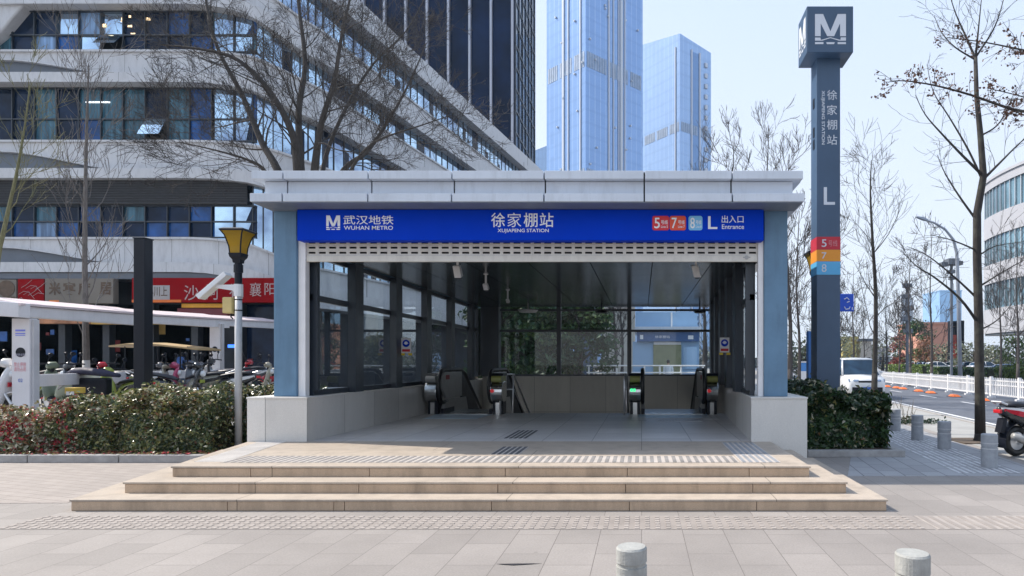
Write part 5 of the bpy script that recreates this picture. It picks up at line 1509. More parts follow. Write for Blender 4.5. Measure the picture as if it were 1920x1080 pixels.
# --- middle and far street trees
simple_tree('bare_tree', 'bare street tree with a thin trunk in front of the white van', [(X(1638, 20), 20, 0), P(1640, 700, 20), P(1642, 560, 20), P(1636, 450, 20), P(1632, 360, 20), P(1634, 300, 20)], .115, .012, barkd, 41, 20, 2, 2.0, start=.32, up=.1, rmin=.005)
far = [(1706, 48, 470, 'bare tree beside the stacked camera pole'), (1746, 44, 440, 'bare tree on the median left of the curved road light'), (1558, 34, 400, 'bare tree behind the pylon shaft'), (1497, 26, 395, 'bare tree just right of the right blue pillar'), (1483, 40, 480, 'smaller bare tree seen past the right blue pillar'), (1600, 60, 500, 'small bare tree over the van roof'), (1662, 75, 520, 'small far bare tree right of the van'), (1686, 90, 545, 'tiny far bare tree near the grey low block'), (1876, 58, 470, 'bare tree before the curved office block'), (1908, 50, 430, 'bare tree at the right edge before the curved office block'), (1575, 80, 540, 'far bare tree behind the blue road sign'), (1620, 95, 560, 'farthest bare tree down the pavement')]
for i, (px, d_, pyt, lab) in enumerate(far):
    zt = Z(pyt, d_); x = X(px, d_)
    simple_tree('bare_tree', lab, [(x, d_, -.1), (x + .05, d_, zt * .3), (x - .08, d_, zt * .6), (x + .04, d_, zt)], max(.07, zt * .012), .012, barkb, 60 + i, 18, 2, zt * .24, start=.3, up=.16, rmin=.006 + d_ * .00012, n=6)
for i, (px, d_, pyt, lab) in enumerate([(1375, 30, 255, 'bare treetop above the canopy right part, nearest the blue towers'), (1440, 33, 235, 'bare treetop above the canopy right corner'), (1318, 36, 285, 'bare treetop before the shorter blue tower'), (1478, 28, 290, 'bare treetop between the canopy corner and the pylon')]):
    zt = Z(pyt, d_); x = X(px, d_)
    simple_tree('bare_tree', lab, [(x, d_, -.1), (x + .1, d_, zt * .3), (x - .1, d_, zt * .65), (x + .05, d_, zt)], .14, .014, barkb, 90 + i, 22, 2, zt * .22, start=.35, up=.22, rmin=.009, n=6, group='bare trees behind the pavilion')
for i, (px, d_, pyt, lab) in enumerate([(1152, 40, 555, 'bare tree seen through the rear window middle pane'), (1165, 48, 560, 'second bare tree in the rear window, left of the kiosk'), (1322, 50, 560, 'bare tree right of the blue kiosk in the rear window')]):
    zt = Z(pyt, d_) + 3; x = X(px, d_)
    simple_tree('bare_tree', lab, [(x, d_, -.1), (x + .1, d_, zt * .3), (x - .1, d_, zt * .65), (x + .05, d_, zt)], .16, .014, barkb, 120 + i, 22, 2, zt * .22, start=.25, up=.25, rmin=.012, n=6, group='bare trees behind the pavilion')
# --- evergreens seen through the rear window
EV = leafmat('evergreen_leaf', (.040, .085, .036), rough=.6); EVl = leafmat('evergreen_leaf_light', (.095, .15, .055), rough=.6)
def evergreen(label, x, y, zt, rad, n, seed, size=.27, low=.6, mats=None, group='evergreen trees behind the hall', name='evergreen_tree'):
    t = thing(name, label, 'tree', (x, y, 0), group=group)
    g = np.random.default_rng(seed); rr = random.Random(seed)
    b = MB(); b.tube([(x, y, 0), (x + .1, y, zt * .4), (x, y, zt * .8)], [rad * .09, rad * .07, .04], 8)
    cl = []
    for k in range(26):
        a = rr.uniform(0, 6.28); h = low + (zt - low) * rr.random(); rr_ = rad * math.sqrt(max(.08, 1 - ((h - low) / (zt - low) - .4) ** 2 * 1.9)) * rr.uniform(.35, 1)
        c = (x + math.cos(a) * rr_, y + math.sin(a) * rr_, h); cl.append(c); b.tube([(x, y, max(.3, h - rad * .5)), c], [.05, .015], 4)
    b.build('trunk', bark, t)
    cl = np.array(cl); k = g.integers(0, len(cl), n); cen = cl[k] + g.normal(0, rad * .19, (n, 3)) * (1, 1, .75)
    nor = g.normal(size=(n, 3)) + (0, -.2, .5)
    mi = np.where((k % 3 == 0) & (g.uniform(size=n) < .6), 1, 0)
    b = MB(); b.leaves(cen, nor, size, g, mi); b.build('crown', mats or [EV, EVl], t)
evergreen('tall dark evergreen filling the left rear window pane', X(975, 30), 30, 7.0, 2.3, 7000, 1)
evergreen('round dark evergreen in the middle rear window pane', X(1085, 28), 28, 4.3, 1.5, 5000, 2)
evergreen('dark evergreen behind the left rear window mullion', X(1030, 34), 34, 6.5, 2.2, 6000, 3)
evergreen('small evergreen low in the rear window left corner', X(940, 25), 25, 4.6, 1.4, 4000, 4)
evergreen('dark evergreen at the far end of the road left of the orange building', X(1710, 130), 130, 10, 3.6, 1800, 5, size=.6, group='trees at the end of the road')
RB = leafmat('far_red_leaf', (.26, .075, .06)); OB = leafmat('far_orange_leaf', (.30, .15, .09))
evergreen('red flowering tree at the end of the road', X(1688, 112), 112, 6.2, 1.9, 1100, 6, size=.45, mats=[RB, EVl], group='trees at the end of the road', name='flowering_tree')
evergreen('orange leaved tree before the orange-pink building', X(1732, 105), 105, 6.0, 2.0, 1000, 7, size=.45, mats=[OB, EVl], group='trees at the end of the road', name='flowering_tree')
evergreen('small fresh green tree under the curved office block', X(1905, 62), 62, 4.2, 1.6, 2200, 8, size=.25, mats=[EVl, leafmat('fresh_leaf', (.16, .22, .05))], group='trees at the end of the road')
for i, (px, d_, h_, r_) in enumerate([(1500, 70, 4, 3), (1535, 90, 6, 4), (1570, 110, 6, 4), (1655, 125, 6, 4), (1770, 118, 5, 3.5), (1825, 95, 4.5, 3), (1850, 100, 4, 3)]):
    evergreen(['hazy green shrub tree left of the pylon foot', 'far green tree behind the pylon foot', 'far green tree behind the parked van', 'far green tree right of the van', 'green tree under the black and red panels', 'green tree behind the curved road light foot', 'green tree left of the dark round pillar'][i], X(px, d_), d_, h_, r_, 750, 20 + i, size=.5, mats=[leafmat('far_hazed_green%d' % i, (.17, .19, .13)), leafmat('far_hazed_olive%d' % i, (.20, .21, .11))], group='trees at the end of the road')  # distance haze put into the pale leaf colours
# far tree line
N = 9000; g = np.random.default_rng(77); x = g.uniform(-60, 260, N); zz = np.abs(g.normal(0, 1, N)) * 2.6 * (1 + .4 * np.sin(x * .11)) 
b = MB(); b.leaves(np.stack([x, 230 + g.uniform(-6, 6, N), zz], 1), g.normal(size=(N, 3)), 2.2, g, g.integers(0, 2, N)); stuff(b.build('far_treeline', [leafmat('far_hazed_grey_leaf', (.24, .25, .26)), leafmat('far_hazed_green_leaf', (.22, .24, .20))]), 'grey green line of trees closing the end of the road', 'trees')  # greyed leaf colours stand in for haze at the road's end
# green hedge beyond the median
HX = lambda d: 29.0 + .11 * d
for i, (d0, d1, h_) in enumerate([(86, 104, 1.35), (66, 84, 1.1), (52, 64, 1.2)]):
    n = 5000; g = np.random.default_rng(50 + i)
    t = thing('clipped_hedge', ['bright green clipped hedge farthest along the far pavement', 'darker clipped hedge behind the curved road light', 'clipped hedge nearest the curved office block'][i], 'hedge', (HX(d0), d0, 0), group='clipped hedges across the road')
    b = MB(); b.hexa([(HX(d0) + .2, d0, 0), (HX(d0) + 1.6, d0, 0), (HX(d1) + 1.6, d1, 0), (HX(d1) + .2, d1, 0)], [(HX(d0) + .2, d0, h_ - .2), (HX(d0) + 1.6, d0, h_ - .2), (HX(d1) + 1.6, d1, h_ - .2), (HX(d1) + .2, d1, h_ - .2)]); b.build('stems', core_m, t)
    yy = g.uniform(d0, d1, n); u = g.uniform(0, 1, n); xx = HX(yy) + np.where(u < .5, g.normal(.12, .08, n), g.uniform(0, 1.8, n)); zz = np.where(u < .5, g.uniform(.05, h_, n), h_ - np.abs(g.normal(0, .1, n)))
    b = MB(); b.leaves(np.stack([xx, yy, zz], 1), g.normal(size=(n, 3)) * .6 + (-.5, -.4, .6), .26, g, g.choice(2, n, p=(.3, .7) if i != 1 else (.8, .2))); b.build('foliage', [LG, leafmat('fresh_hedge_leaf%d' % i, (.13, .20, .03))], t)
# ================================================================== bike shelter behind the hedge
wm = M('shelter_white', (.70, .69, .71), .45, var=.06, vs=2, stain=.15)
pinkm = M('shelter_top_sheet', (.66, .56, .57), .5, var=.08)
bs = thing('bike_shelter', 'long white bike shelter frame with sloping top beam, rail and posts behind the hedge', 'bike shelter', (-12.78, 13, .42))
ux = lambda d: -12.78 - .285 * (d - 13)
def beam(b, d0, d1, z0, z1, h0, h1, w_):
    x0, x1 = ux(d0), ux(d1)
    b.hexa([(x0 - w_, d0, z0 - h0), (x0 + w_, d0, z0 - h0), (x1 + w_, d1, z1 - h1), (x1 - w_, d1, z1 - h1)], [(x0 - w_, d0, z0), (x0 + w_, d0, z0), (x1 + w_, d1, z1), (x1 - w_, d1, z1)])
tops = [(12.6, 2.80), (18, 3.0), (24, 3.28), (31, 3.62), (45, 4.2)]
b = MB()
for (d0, z0), (d1, z1) in zip(tops[:-1], tops[1:]): beam(b, d0, d1, z0, z1, .22, .30, .11)
b.hexa([(ux(12.6) - 1.6, 11.9, 2.68), (ux(12.6) + .12, 12.6, 2.56), (ux(12.6) + .12, 12.85, 2.56), (ux(12.6) - 1.6, 12.3, 2.68)], [(ux(12.6) - 1.6, 11.9, 3.0), (ux(12.6) + .12, 12.6, 2.86), (ux(12.6) + .12, 12.85, 2.86), (ux(12.6) - 1.6, 12.3, 3.0)])
tb = b.build('top_beam', wm, bs, bevel=.015)
b = MB()
for (d0, z0), (d1, z1) in zip(tops[:-1], tops[1:]):
    x0, x1 = ux(d0), ux(d1)
    b.hexa([(x0 - .9, d0, z0 + .18), (x0 + .16, d0, z0 + .003), (x1 + .16, d1, z1 + .003), (x1 - .9, d1, z1 + .2)], [(x0 - .9, d0, z0 + .22), (x0 + .16, d0, z0 + .05), (x1 + .16, d1, z1 + .06), (x1 - .9, d1, z1 + .25)])
b.build('top_sheet', pinkm, tb)
b = MB(); beam(b, 12.9, 45, 1.40, 1.42, .26, .26, .05); b.build('lower_rail', wm, bs, bevel=.01)
def bpost(d, w_, zt, label=None):
    x = ux(d); b = MB()
    b.box(x - w_, x + w_, d - .09, d + .09, .42, zt); o = b.build('post', wm, bs, bevel=.012)
    b = MB(); b.box(x + w_ + .001, x + w_ + .05, d - .05, d + .07, .42, zt - .02); b.build('post_channel', M('channel_grey%d' % int(d), (.5, .5, .52), .5), o)
    k = w_ / .185
    b = MB(); b.lathe([(0, -.004), (.1 * k, -.004), (.1 * k, .0)], (x, d - .0905, 1.0 + (zt - .9) * .52), 18, 'y'); b.build('round_socket', MT['black'], o)
    return o
o = bpost(12.95, .185, 2.56)
b = MB(); x = ux(12.95); yq = 12.855
for z, h in ((2.33, .035), (2.26, .02), (2.22, .015)): b.box(x - .1, x + .1, yq - .004, yq, z - h, z)
b.build('blue_label', M('label_blue', (.18, .22, .75), .5), o)
text('扫码充电', (x - .09, x + .1, 1.87, 1.90), yq - .004, MT['black'], o)
text('使用说明', (x - .1, x + .1, 1.78, 1.84), yq - .004, M('faint_grey', (.4, .4, .5), .6), o)
text('禁止停放\n请勿占用', (x - .13, x + .12, 1.47, 1.66), yq - .004, M('faint_red', (.65, .22, .26), .6), o)
text('02', (x - .04, x + .05, 1.25, 1.32), yq - .004, M('mark_blue', (.03, .12, .5), .6), o)
bpost(23, .19, 3.1); bpost(34, .25, 3.6); bpost(42, .28, 3.9)

# ================================================================== scooters
tyre_m = MT['rubber']; rim_m = MT['alu']; seat_m = M('seat_black', (.02, .022, .03), .45)
def sect(x, w_, z0, z1, k=.62):
    zm = (z0 + z1) / 2
    return [(x, -w_ * k, z0), (x, w_ * k, z0), (x, w_, zm - (zm - z0) * .2), (x, w_ * .92, zm + (z1 - zm) * .4), (x, w_ * .55, z1), (x, -w_ * .55, z1), (x, -w_ * .92, zm + (z1 - zm) * .4), (x, -w_, zm - (zm - z0) * .2)]
def scooter(label, body, accent, group='parked electric scooters', box=None, shield=False):
    t = thing('scooter', label, 'scooter', (0, 0, 0), group=group, world=False)
    for xw in (-.62, .64):
        b = MB(); b.torus((xw, 0, .25), .19, .058, 'y', 22, 8); wl = b.build('wheel', tyre_m, t, smooth=True)
        b = MB(); b.lathe([(.03, -.06), (.06, -.045), (.15, -.03), (.155, .03), (.06, .045), (.03, .06)], (xw, 0, .25), 18, 'y')
        for k in range(5):
            a = 2 * math.pi * k / 5; b.tube([(xw, 0, .25), (xw + .15 * math.cos(a), 0, .25 + .15 * math.sin(a))], .018, 5)
        b.build('rim', rim_m, wl)
    b = MB(); b.loft([sect(-.98, .03, .74, .79), sect(-.9, .085, .66, .82), sect(-.7, .14, .56, .80), sect(-.4, .17, .42, .76), sect(-.12, .17, .30, .70), sect(.0, .15, .26, .56)]); tl = b.build('rear_body', body, t, smooth=True)
    b = MB()
    for s in (-1, 1):
        b.loft([[(x, s * (w_ + .006), z0), (x, s * (w_ - .03), z0), (x, s * (w_ - .03), z1), (x, s * (w_ + .006), z1)] for x, w_, z0, z1 in ((-.92, .07, .73, .77), (-.7, .137, .66, .74), (-.4, .172, .58, .68), (-.2, .172, .50, .56))])
    b.build('side_stripe', accent, tl)
    b = MB(); b.box(-1.0, -.955, -.07, .07, .70, .76); b.build('tail_light', MT['red'], tl, bevel=.01)
    b = MB(); b.loft([sect(-.86, .09, .80, .86), sect(-.7, .13, .80, .89), sect(-.4, .15, .78, .86), sect(-.1, .14, .72, .80), sect(.02, .10, .68, .73)]); b.build('seat', seat_m, t, smooth=True)
    b = MB(); b.tube([(-.9, -.11, .84), (-1.0, -.09, .88), (-1.0, .09, .88), (-.9, .11, .84)], .016, 8); b.build('grab_rail', rim_m, t)
    b = MB(); b.loft([sect(-.1, .15, .20, .34), sect(.15, .16, .22, .31), sect(.38, .15, .24, .36)]); b.build('footboard', MT['black'], t)
    b = MB(); b.loft([sect(.34, .16, .24, .45, .8), sect(.42, .19, .30, .66, .8), sect(.47, .19, .42, .86, .8), sect(.52, .13, .60, .98, .7), sect(.55, .06, .78, 1.0)]); fb = b.build('front_body', body, t, smooth=True)
    b = MB(); b.lathe([(0, .02), (.06, .02), (.07, .0), (.07, -.06)], (.585, 0, .84), 14, 'x'); b.build('headlight', M('headlight_glass', (.75, .78, .8), .1), fb)
    b = MB(); b.box(.55, .565, -.1, .1, .62, .70); b.build('accent_plate', accent, fb)
    b = MB()
    for s in (-1, 1): b.tube([(.46, s * .085, .55), (.64, s * .085, .25)], .022, 8)
    b.build('front_fork', rim_m, t)
    b = MB(); b.loft([[(.64 + .29 * math.cos(R(a)), y, .25 + .29 * math.sin(R(a))) for y in (-.08, .08)] + [(.64 + .275 * math.cos(R(a)), y, .25 + .275 * math.sin(R(a))) for y in (.08, -.08)] for a in range(20, 150, 13)]); b.build('front_mudguard', body, t)
    b = MB(); b.loft([[(-.62 + .30 * math.cos(R(a)), y, .25 + .30 * math.sin(R(a))) for y in (-.09, .09)] + [(-.62 + .285 * math.cos(R(a)), y, .25 + .285 * math.sin(R(a))) for y in (.09, -.09)] for a in range(60, 205, 14)])
    b.hexa([(-.98, -.06, .40), (-.90, -.06, .38), (-.90, .06, .38), (-.98, .06, .40)], [(-.92, -.06, .62), (-.84, -.06, .62), (-.84, .06, .62), (-.92, .06, .62)])
    b.build('rear_mudguard', MT['black'], t)
    b = MB(); b.tube([(.47, 0, .9), (.42, 0, 1.05)], .03, 8); b.tube([(.30, -.34, 1.06), (.40, -.18, 1.08), (.43, 0, 1.06), (.40, .18, 1.08), (.30, .34, 1.06)], .017, 8)
    hb = b.build('handlebar', MT['black'], t)
    b = MB(); b.loft([sect(.38, .10, .98, 1.08), sect(.46, .12, .96, 1.12), sect(.54, .09, .95, 1.06)]); b.build('handlebar_cover', body, hb, smooth=True)
    for s in (-1, 1):
        b = MB(); b.tube([(.36, s * .24, 1.07), (.38, s * .30, 1.20), (.37, s * .33, 1.27)], .010, 6)
        b.loft([[(.36 + dx, s * .34 + .055 * math.cos(a) , 1.30 + .045 * math.sin(a)) for a in [2 * math.pi * k / 12 for k in range(12)]] for dx in (0, .03)])
        b.build('mirror', MT['black'], hb)
    b = MB(); b.tube([(-.15, -.15, .24), (-.45, -.17, .22)], .03, 8); b.tube([(-.45, -.18, .22), (-.58, -.19, .27), (-.88, -.20, .36)], [.045, .062, .05], 12); b.build('exhaust', MT['dsteel'], t, smooth=True)
    b = MB(); b.tube([(-.1, -.1, .24), (-.62, -.11, .25)], .035, 8); b.tube([(-.1, .1, .24), (-.62, .11, .25)], .035, 8); b.tube([(-.62, -.13, .27), (-.45, -.13, .55)], .03, 8); b.build('swing_arm', MT['dsteel'], t)
    b = MB(); b.tube([(-.2, .12, .24), (-.28, .26, .01)], .014, 6); b.build('side_stand', MT['dsteel'], t)
    if box:
        b = MB(); b.box(-1.08, -.72, -.19, .19, .90, 1.22); b.build('top_box', box, t, bevel=.03)
    if shield:
        b = MB(); b.loft([[(.50 - .06 * z, y, 1.05 + z) for y in (-.22, -.1, .1, .22)] for z in (0, .15, .3, .42)], closed=False); b.build('windshield', MT['glassB'], t)
    return t
sw = M('scooter_white', (.72, .72, .73), .25, coat=.6, var=.02); srd = M('scooter_red', (.50, .012, .03), .25, coat=.6, var=.03); sbk = M('scooter_black', (.015, .016, .02), .25, coat=.6)
sgn_ = M('scooter_sage', (.13, .17, .12), .4, coat=.3); syl = M('scooter_lime', (.32, .38, .05), .3, coat=.4); spk = M('scooter_pink', (.45, .05, .13), .3, coat=.4); sgy = M('scooter_grey', (.10, .11, .13), .3, coat=.4); scr = M('scooter_cream', (.32, .30, .24), .35, coat=.3)
s0 = scooter('black scooter with a red and white striped tail parked near the grey bollards', sbk, srd, group='parked scooters')
s0.scale = (1.1,) * 3; s0.location = (X(1926, 11.0) + .46, 11.2, 0); s0.rotation_euler = (0, 0, R(16))
b = MB()
for s in (-1, 1):
    b.loft([[(x, s * (w_ + .010), z0), (x, s * (w_ - .02), z0), (x, s * (w_ - .02), z1), (x, s * (w_ + .010), z1)] for x, w_, z0, z1 in ((-.95, .05, .765, .795), (-.7, .128, .74, .785), (-.4, .16, .68, .74), (-.15, .165, .60, .66))])
b.build('white_stripe', sw, s0)
TZ = .42
s1 = scooter('white electric scooter with red trim cut off by the left picture edge', sw, srd)
s1.location = (X(-40, 12.9), 12.9, TZ); s1.rotation_euler = (0, 0, R(5)); s1.scale = (1.18,) * 3
s2 = scooter('sage green scooter beside the white labelled post', sgn_, sbk)
s2.location = (X(118, 15.5), 15.5, TZ); s2.rotation_euler = (0, 0, R(155)); s2.scale = (1.12,) * 3
spots = [(175, 16.6, 200, s2, {sgn_.name: sgy, sbk.name: sw}, 'grey scooter with white stripes parked in front of the slender tree', 1.12),
         (228, 15.2, 165, s2, {sgn_.name: syl, sbk.name: sbk}, 'lime green scooter left of the black post', 1.0),
         (286, 17.5, 20, s1, {sw.name: spk, srd.name: sbk}, 'pink scooter right behind the black post', 1.12),
         (352, 17.8, 195, s1, {sw.name: scr, srd.name: sbk}, 'cream scooter under the tan roofed tricycle', 1.1),
         (386, 19.5, 170, s1, {sw.name: sgy, srd.name: sw}, 'dark grey scooter with white stripes left of the second shelter post', 1.15),
         (432, 22.0, 200, s1, {sw.name: sgy, srd.name: sw}, 'grey scooter between the second shelter post and the lamp pole', 1.25),
         (492, 24.0, 175, s1, {sw.name: srd, srd.name: sbk}, 'red scooter just left of the blue pillar', 1.2),
         (64, 18.5, 185, s2, {sgn_.name: srd}, 'red scooter behind the white labelled post', 1.2)]
for px, d_, rz, src, sw_, lab, k in spots:
    dup(src, (X(px, d_), d_, TZ), R(rz), lab, k, sw_)
for k_, (px, d_, rz, src, sw_, lab) in enumerate([(90, 17.2, 170, s2, {sgn_.name: syl}, 'pale lime scooter low between the labelled post and the violet cover'), (205, 19, 150, s2, {sgn_.name: srd, sbk.name: sw}, 'red scooter with white stripes behind the violet cover'), (265, 19.4, 15, s1, {sw.name: sgy, srd.name: sbk}, 'dark grey scooter half hidden by the black post'), (330, 16.4, 10, s1, {sw.name: sbk, srd.name: syl}, 'black and lime scooter in front of the tricycle'), (410, 18.0, 185, s1, {sw.name: sbk, srd.name: sw}, 'black scooter with white stripes in front of the second shelter post'), (470, 20.5, 12, s1, {sw.name: scr, srd.name: srd}, 'cream and red scooter right of the lamp pole')]):
    dup(src, (X(px, d_), d_, TZ), R(rz), lab, 1.12, sw_)
# covered tricycle
tr = thing('tricycle', 'electric tricycle with a flat tan roof on thin posts behind the black post', 'tricycle', (X(315, 21), 21, TZ))
D = 21.; tan = M('tan_roof', (.42, .30, .15), .55, var=.15)
xa, xb = X(232, D), X(392, D)
b = MB(); b.loft([[(x, D - .6, z), (x, D + .6, z), (x, D + .6, z + .05), (x, D, z + .10), (x, D - .6, z + .05)] for x, z in ((xa, 2.16), (xa + .5, 2.22), ((xa + xb) / 2, 2.22), (xb - .5, 2.12), (xb, 2.06))]); b.build('flat_roof', tan, tr)
b = MB()
for x in (xa + .45, (xa + xb) / 2 + .1, xb - .35):
    for y in (D - .5, D + .5): b.tube([(x, y, TZ + .5), (x, y, 2.18)], .02, 6)
b.build('roof_post', MT['black'], tr)
b = MB(); b.box(xa + .3, xb - .9, D - .5, D + .5, TZ + .42, TZ + .85); b.build('body', M('tricycle_blue', (.08, .16, .28), .4, coat=.4), tr, bevel=.05)
b = MB(); b.box(xa + .5, xb - 1.2, D - .4, D + .4, TZ + .86, TZ + 1.0); b.build('seat', seat_m, tr, bevel=.03)
b = MB(); b.tube([(xb - .55, D, TZ + .3), (xb - .85, D, TZ + 1.15)], .03, 8); b.tube([(xb - .85, D - .35, TZ + 1.15), (xb - .85, D + .35, TZ + 1.15)], .018, 6); b.build('handlebar', MT['black'], tr)
for x, y in ((xa + .7, D - .5), (xa + .7, D + .5), (xb - .5, D)):
    b = MB(); b.torus((x, y, TZ + .26), .2, .06, 'y', 18, 6); b.lathe([(.18, -.03), (.18, .03)], (x, y, TZ + .26), 14, 'y'); b.build('wheel', tyre_m, tr)
# dark cover cloth over a bike, yellow crate
cv = thing('covered_scooter', 'scooter wrapped in a dark violet cover beside the slender grey tree', 'scooter', (X(185, 14.8), 14.8, TZ))
b = MB(); D = 14.8; rings = []
for k, (px, h0, h1, wd) in enumerate([(132, .97, 1.04, .08), (145, .93, 1.11, .17), (165, .94, 1.12, .19), (195, .90, 1.06, .17), (222, .88, .97, .08)]):
    x = X(px, D); rings.append([(x, D + wd * math.cos(a) * 1.0, TZ + (h0 + h1) / 2 + (h1 - h0) / 2 * math.sin(a) * (1 + .1 * math.sin(3 * a + k))) for a in [2 * math.pi * q / 10 for q in range(10)]])
b.loft(rings); b.build('cover_cloth', M('violet_cover', (.025, .025, .055), .7, var=.3, vs=6, bmp=.4, bs=8), cv, smooth=True)
b = MB()
for x in (X(145, D), X(203, D)): b.torus((x, D, TZ + .25), .2, .055, 'y', 18, 6)
b.build('wheel', tyre_m, cv)
b = MB(); b.box(X(140, D), X(205, D), D - .1, D + .1, TZ + .28, TZ + .87); b.build('frame', MT['black'], cv, bevel=.04)
yb = thing('yellow_crate', 'small yellow crate behind the left end of the hedge', 'crate', (X(131, 13.8), 13.8, TZ))
D = 13.8; b = MB(); b.box(X(121, D), X(142, D), D, D + .25, TZ + .55, Z(727, D)); b.build('crate_body', M('crate_yellow', (.60, .40, .06), .5), yb, bevel=.01)
b = MB(); b.box(X(124, D), X(139, D), D - .004, D - .001, Z(741, D), Z(734, D)); b.build('crate_label', MT['white'], yb)
b = MB(); b.box(X(123, D), X(140, D), D + .02, D + .22, TZ, TZ + .55); b.build('stand', MT['black'], yb)

# ================================================================== road things
md = thing('road_fence', 'long white picket fence along the middle of the road', 'fence', (13.85 + .125 * 24, 24, -.14))
fx = lambda d: 13.85 + .125 * d
for k in range(22):
    d0 = 20 + k * 3.0; d1 = d0 + 2.9
    b = MB()
    def bar(z0, z1, th=.02): b.prism([(fx(d0) - th, d0), (fx(d0) + th, d0), (fx(d1) + th, d1), (fx(d1) - th, d1)], z0, z1)
    bar(.02, .09); bar(.50, .56); bar(.72, .78)
    n = 15
    for i in range(n):
        d = d0 + (i + .5) * (d1 - d0) / n; b.box(fx(d) - .012, fx(d) + .012, d - .03, d + .03, .091, .499); b.box(fx(d) - .012, fx(d) + .012, d - .03, d + .03, .561, .719)
        b.lathe([(.03, .0), (.025, .08), (0, .13)], (fx(d), d, .781), 5)
    b.build('fence_panel', MT['white'], md)
    b = MB(); b.box(fx(d0) - .06, fx(d0) + .06, d0 - .14, d0 - .02, -.14, .95); b.box(fx(d0) - .18, fx(d0) + .18, d0 - .16, d0, -.139, -.05); b.build('fence_post', MT['white'], md)
dg_ = 'orange markers along the road fence'
om = M('marker_orange', (.75, .16, .03), .5)
dl0 = thing('lane_marker', 'orange lane marker base seen just left of the scooter mirror', 'lane marker', (0, 0, 0), group=dg_, world=False)
b = MB(); b.hexa([(-.22, -.42, 0), (.22, -.42, 0), (.22, .42, 0), (-.22, .42, 0)], [(-.10, -.24, .13), (.10, -.24, .13), (.10, .24, .13), (-.10, .24, .13)]); b.build('rubber_base', om, dl0, bevel=.02)
b = MB(); b.box(-.24, .24, -.45, .45, -.0, .025); b.build('foot_plate', MT['black'], dl0)
mk = [(26.5, ''), (29.3, 'orange lane marker base right of the big bare tree trunk'), (32.8, 'orange lane marker base left of the big bare tree trunk'), (36.5, 'orange lane marker base before the curved road light pole'), (38.7, 'orange lane marker base left of the curved road light pole'), (42, 'orange lane marker base midway between van and road light'), (43.6, 'one of two close orange lane markers right of the van'), (46, 'orange lane marker base right beside the white van')]
for d_, lab in mk:
    loc = (12.3 + .125 * d_, d_, -.139)
    if not lab: dl0.location = loc; dl0.rotation_euler = (0, 0, R(-7))
    else: dup(dl0, loc, R(-7), lab)

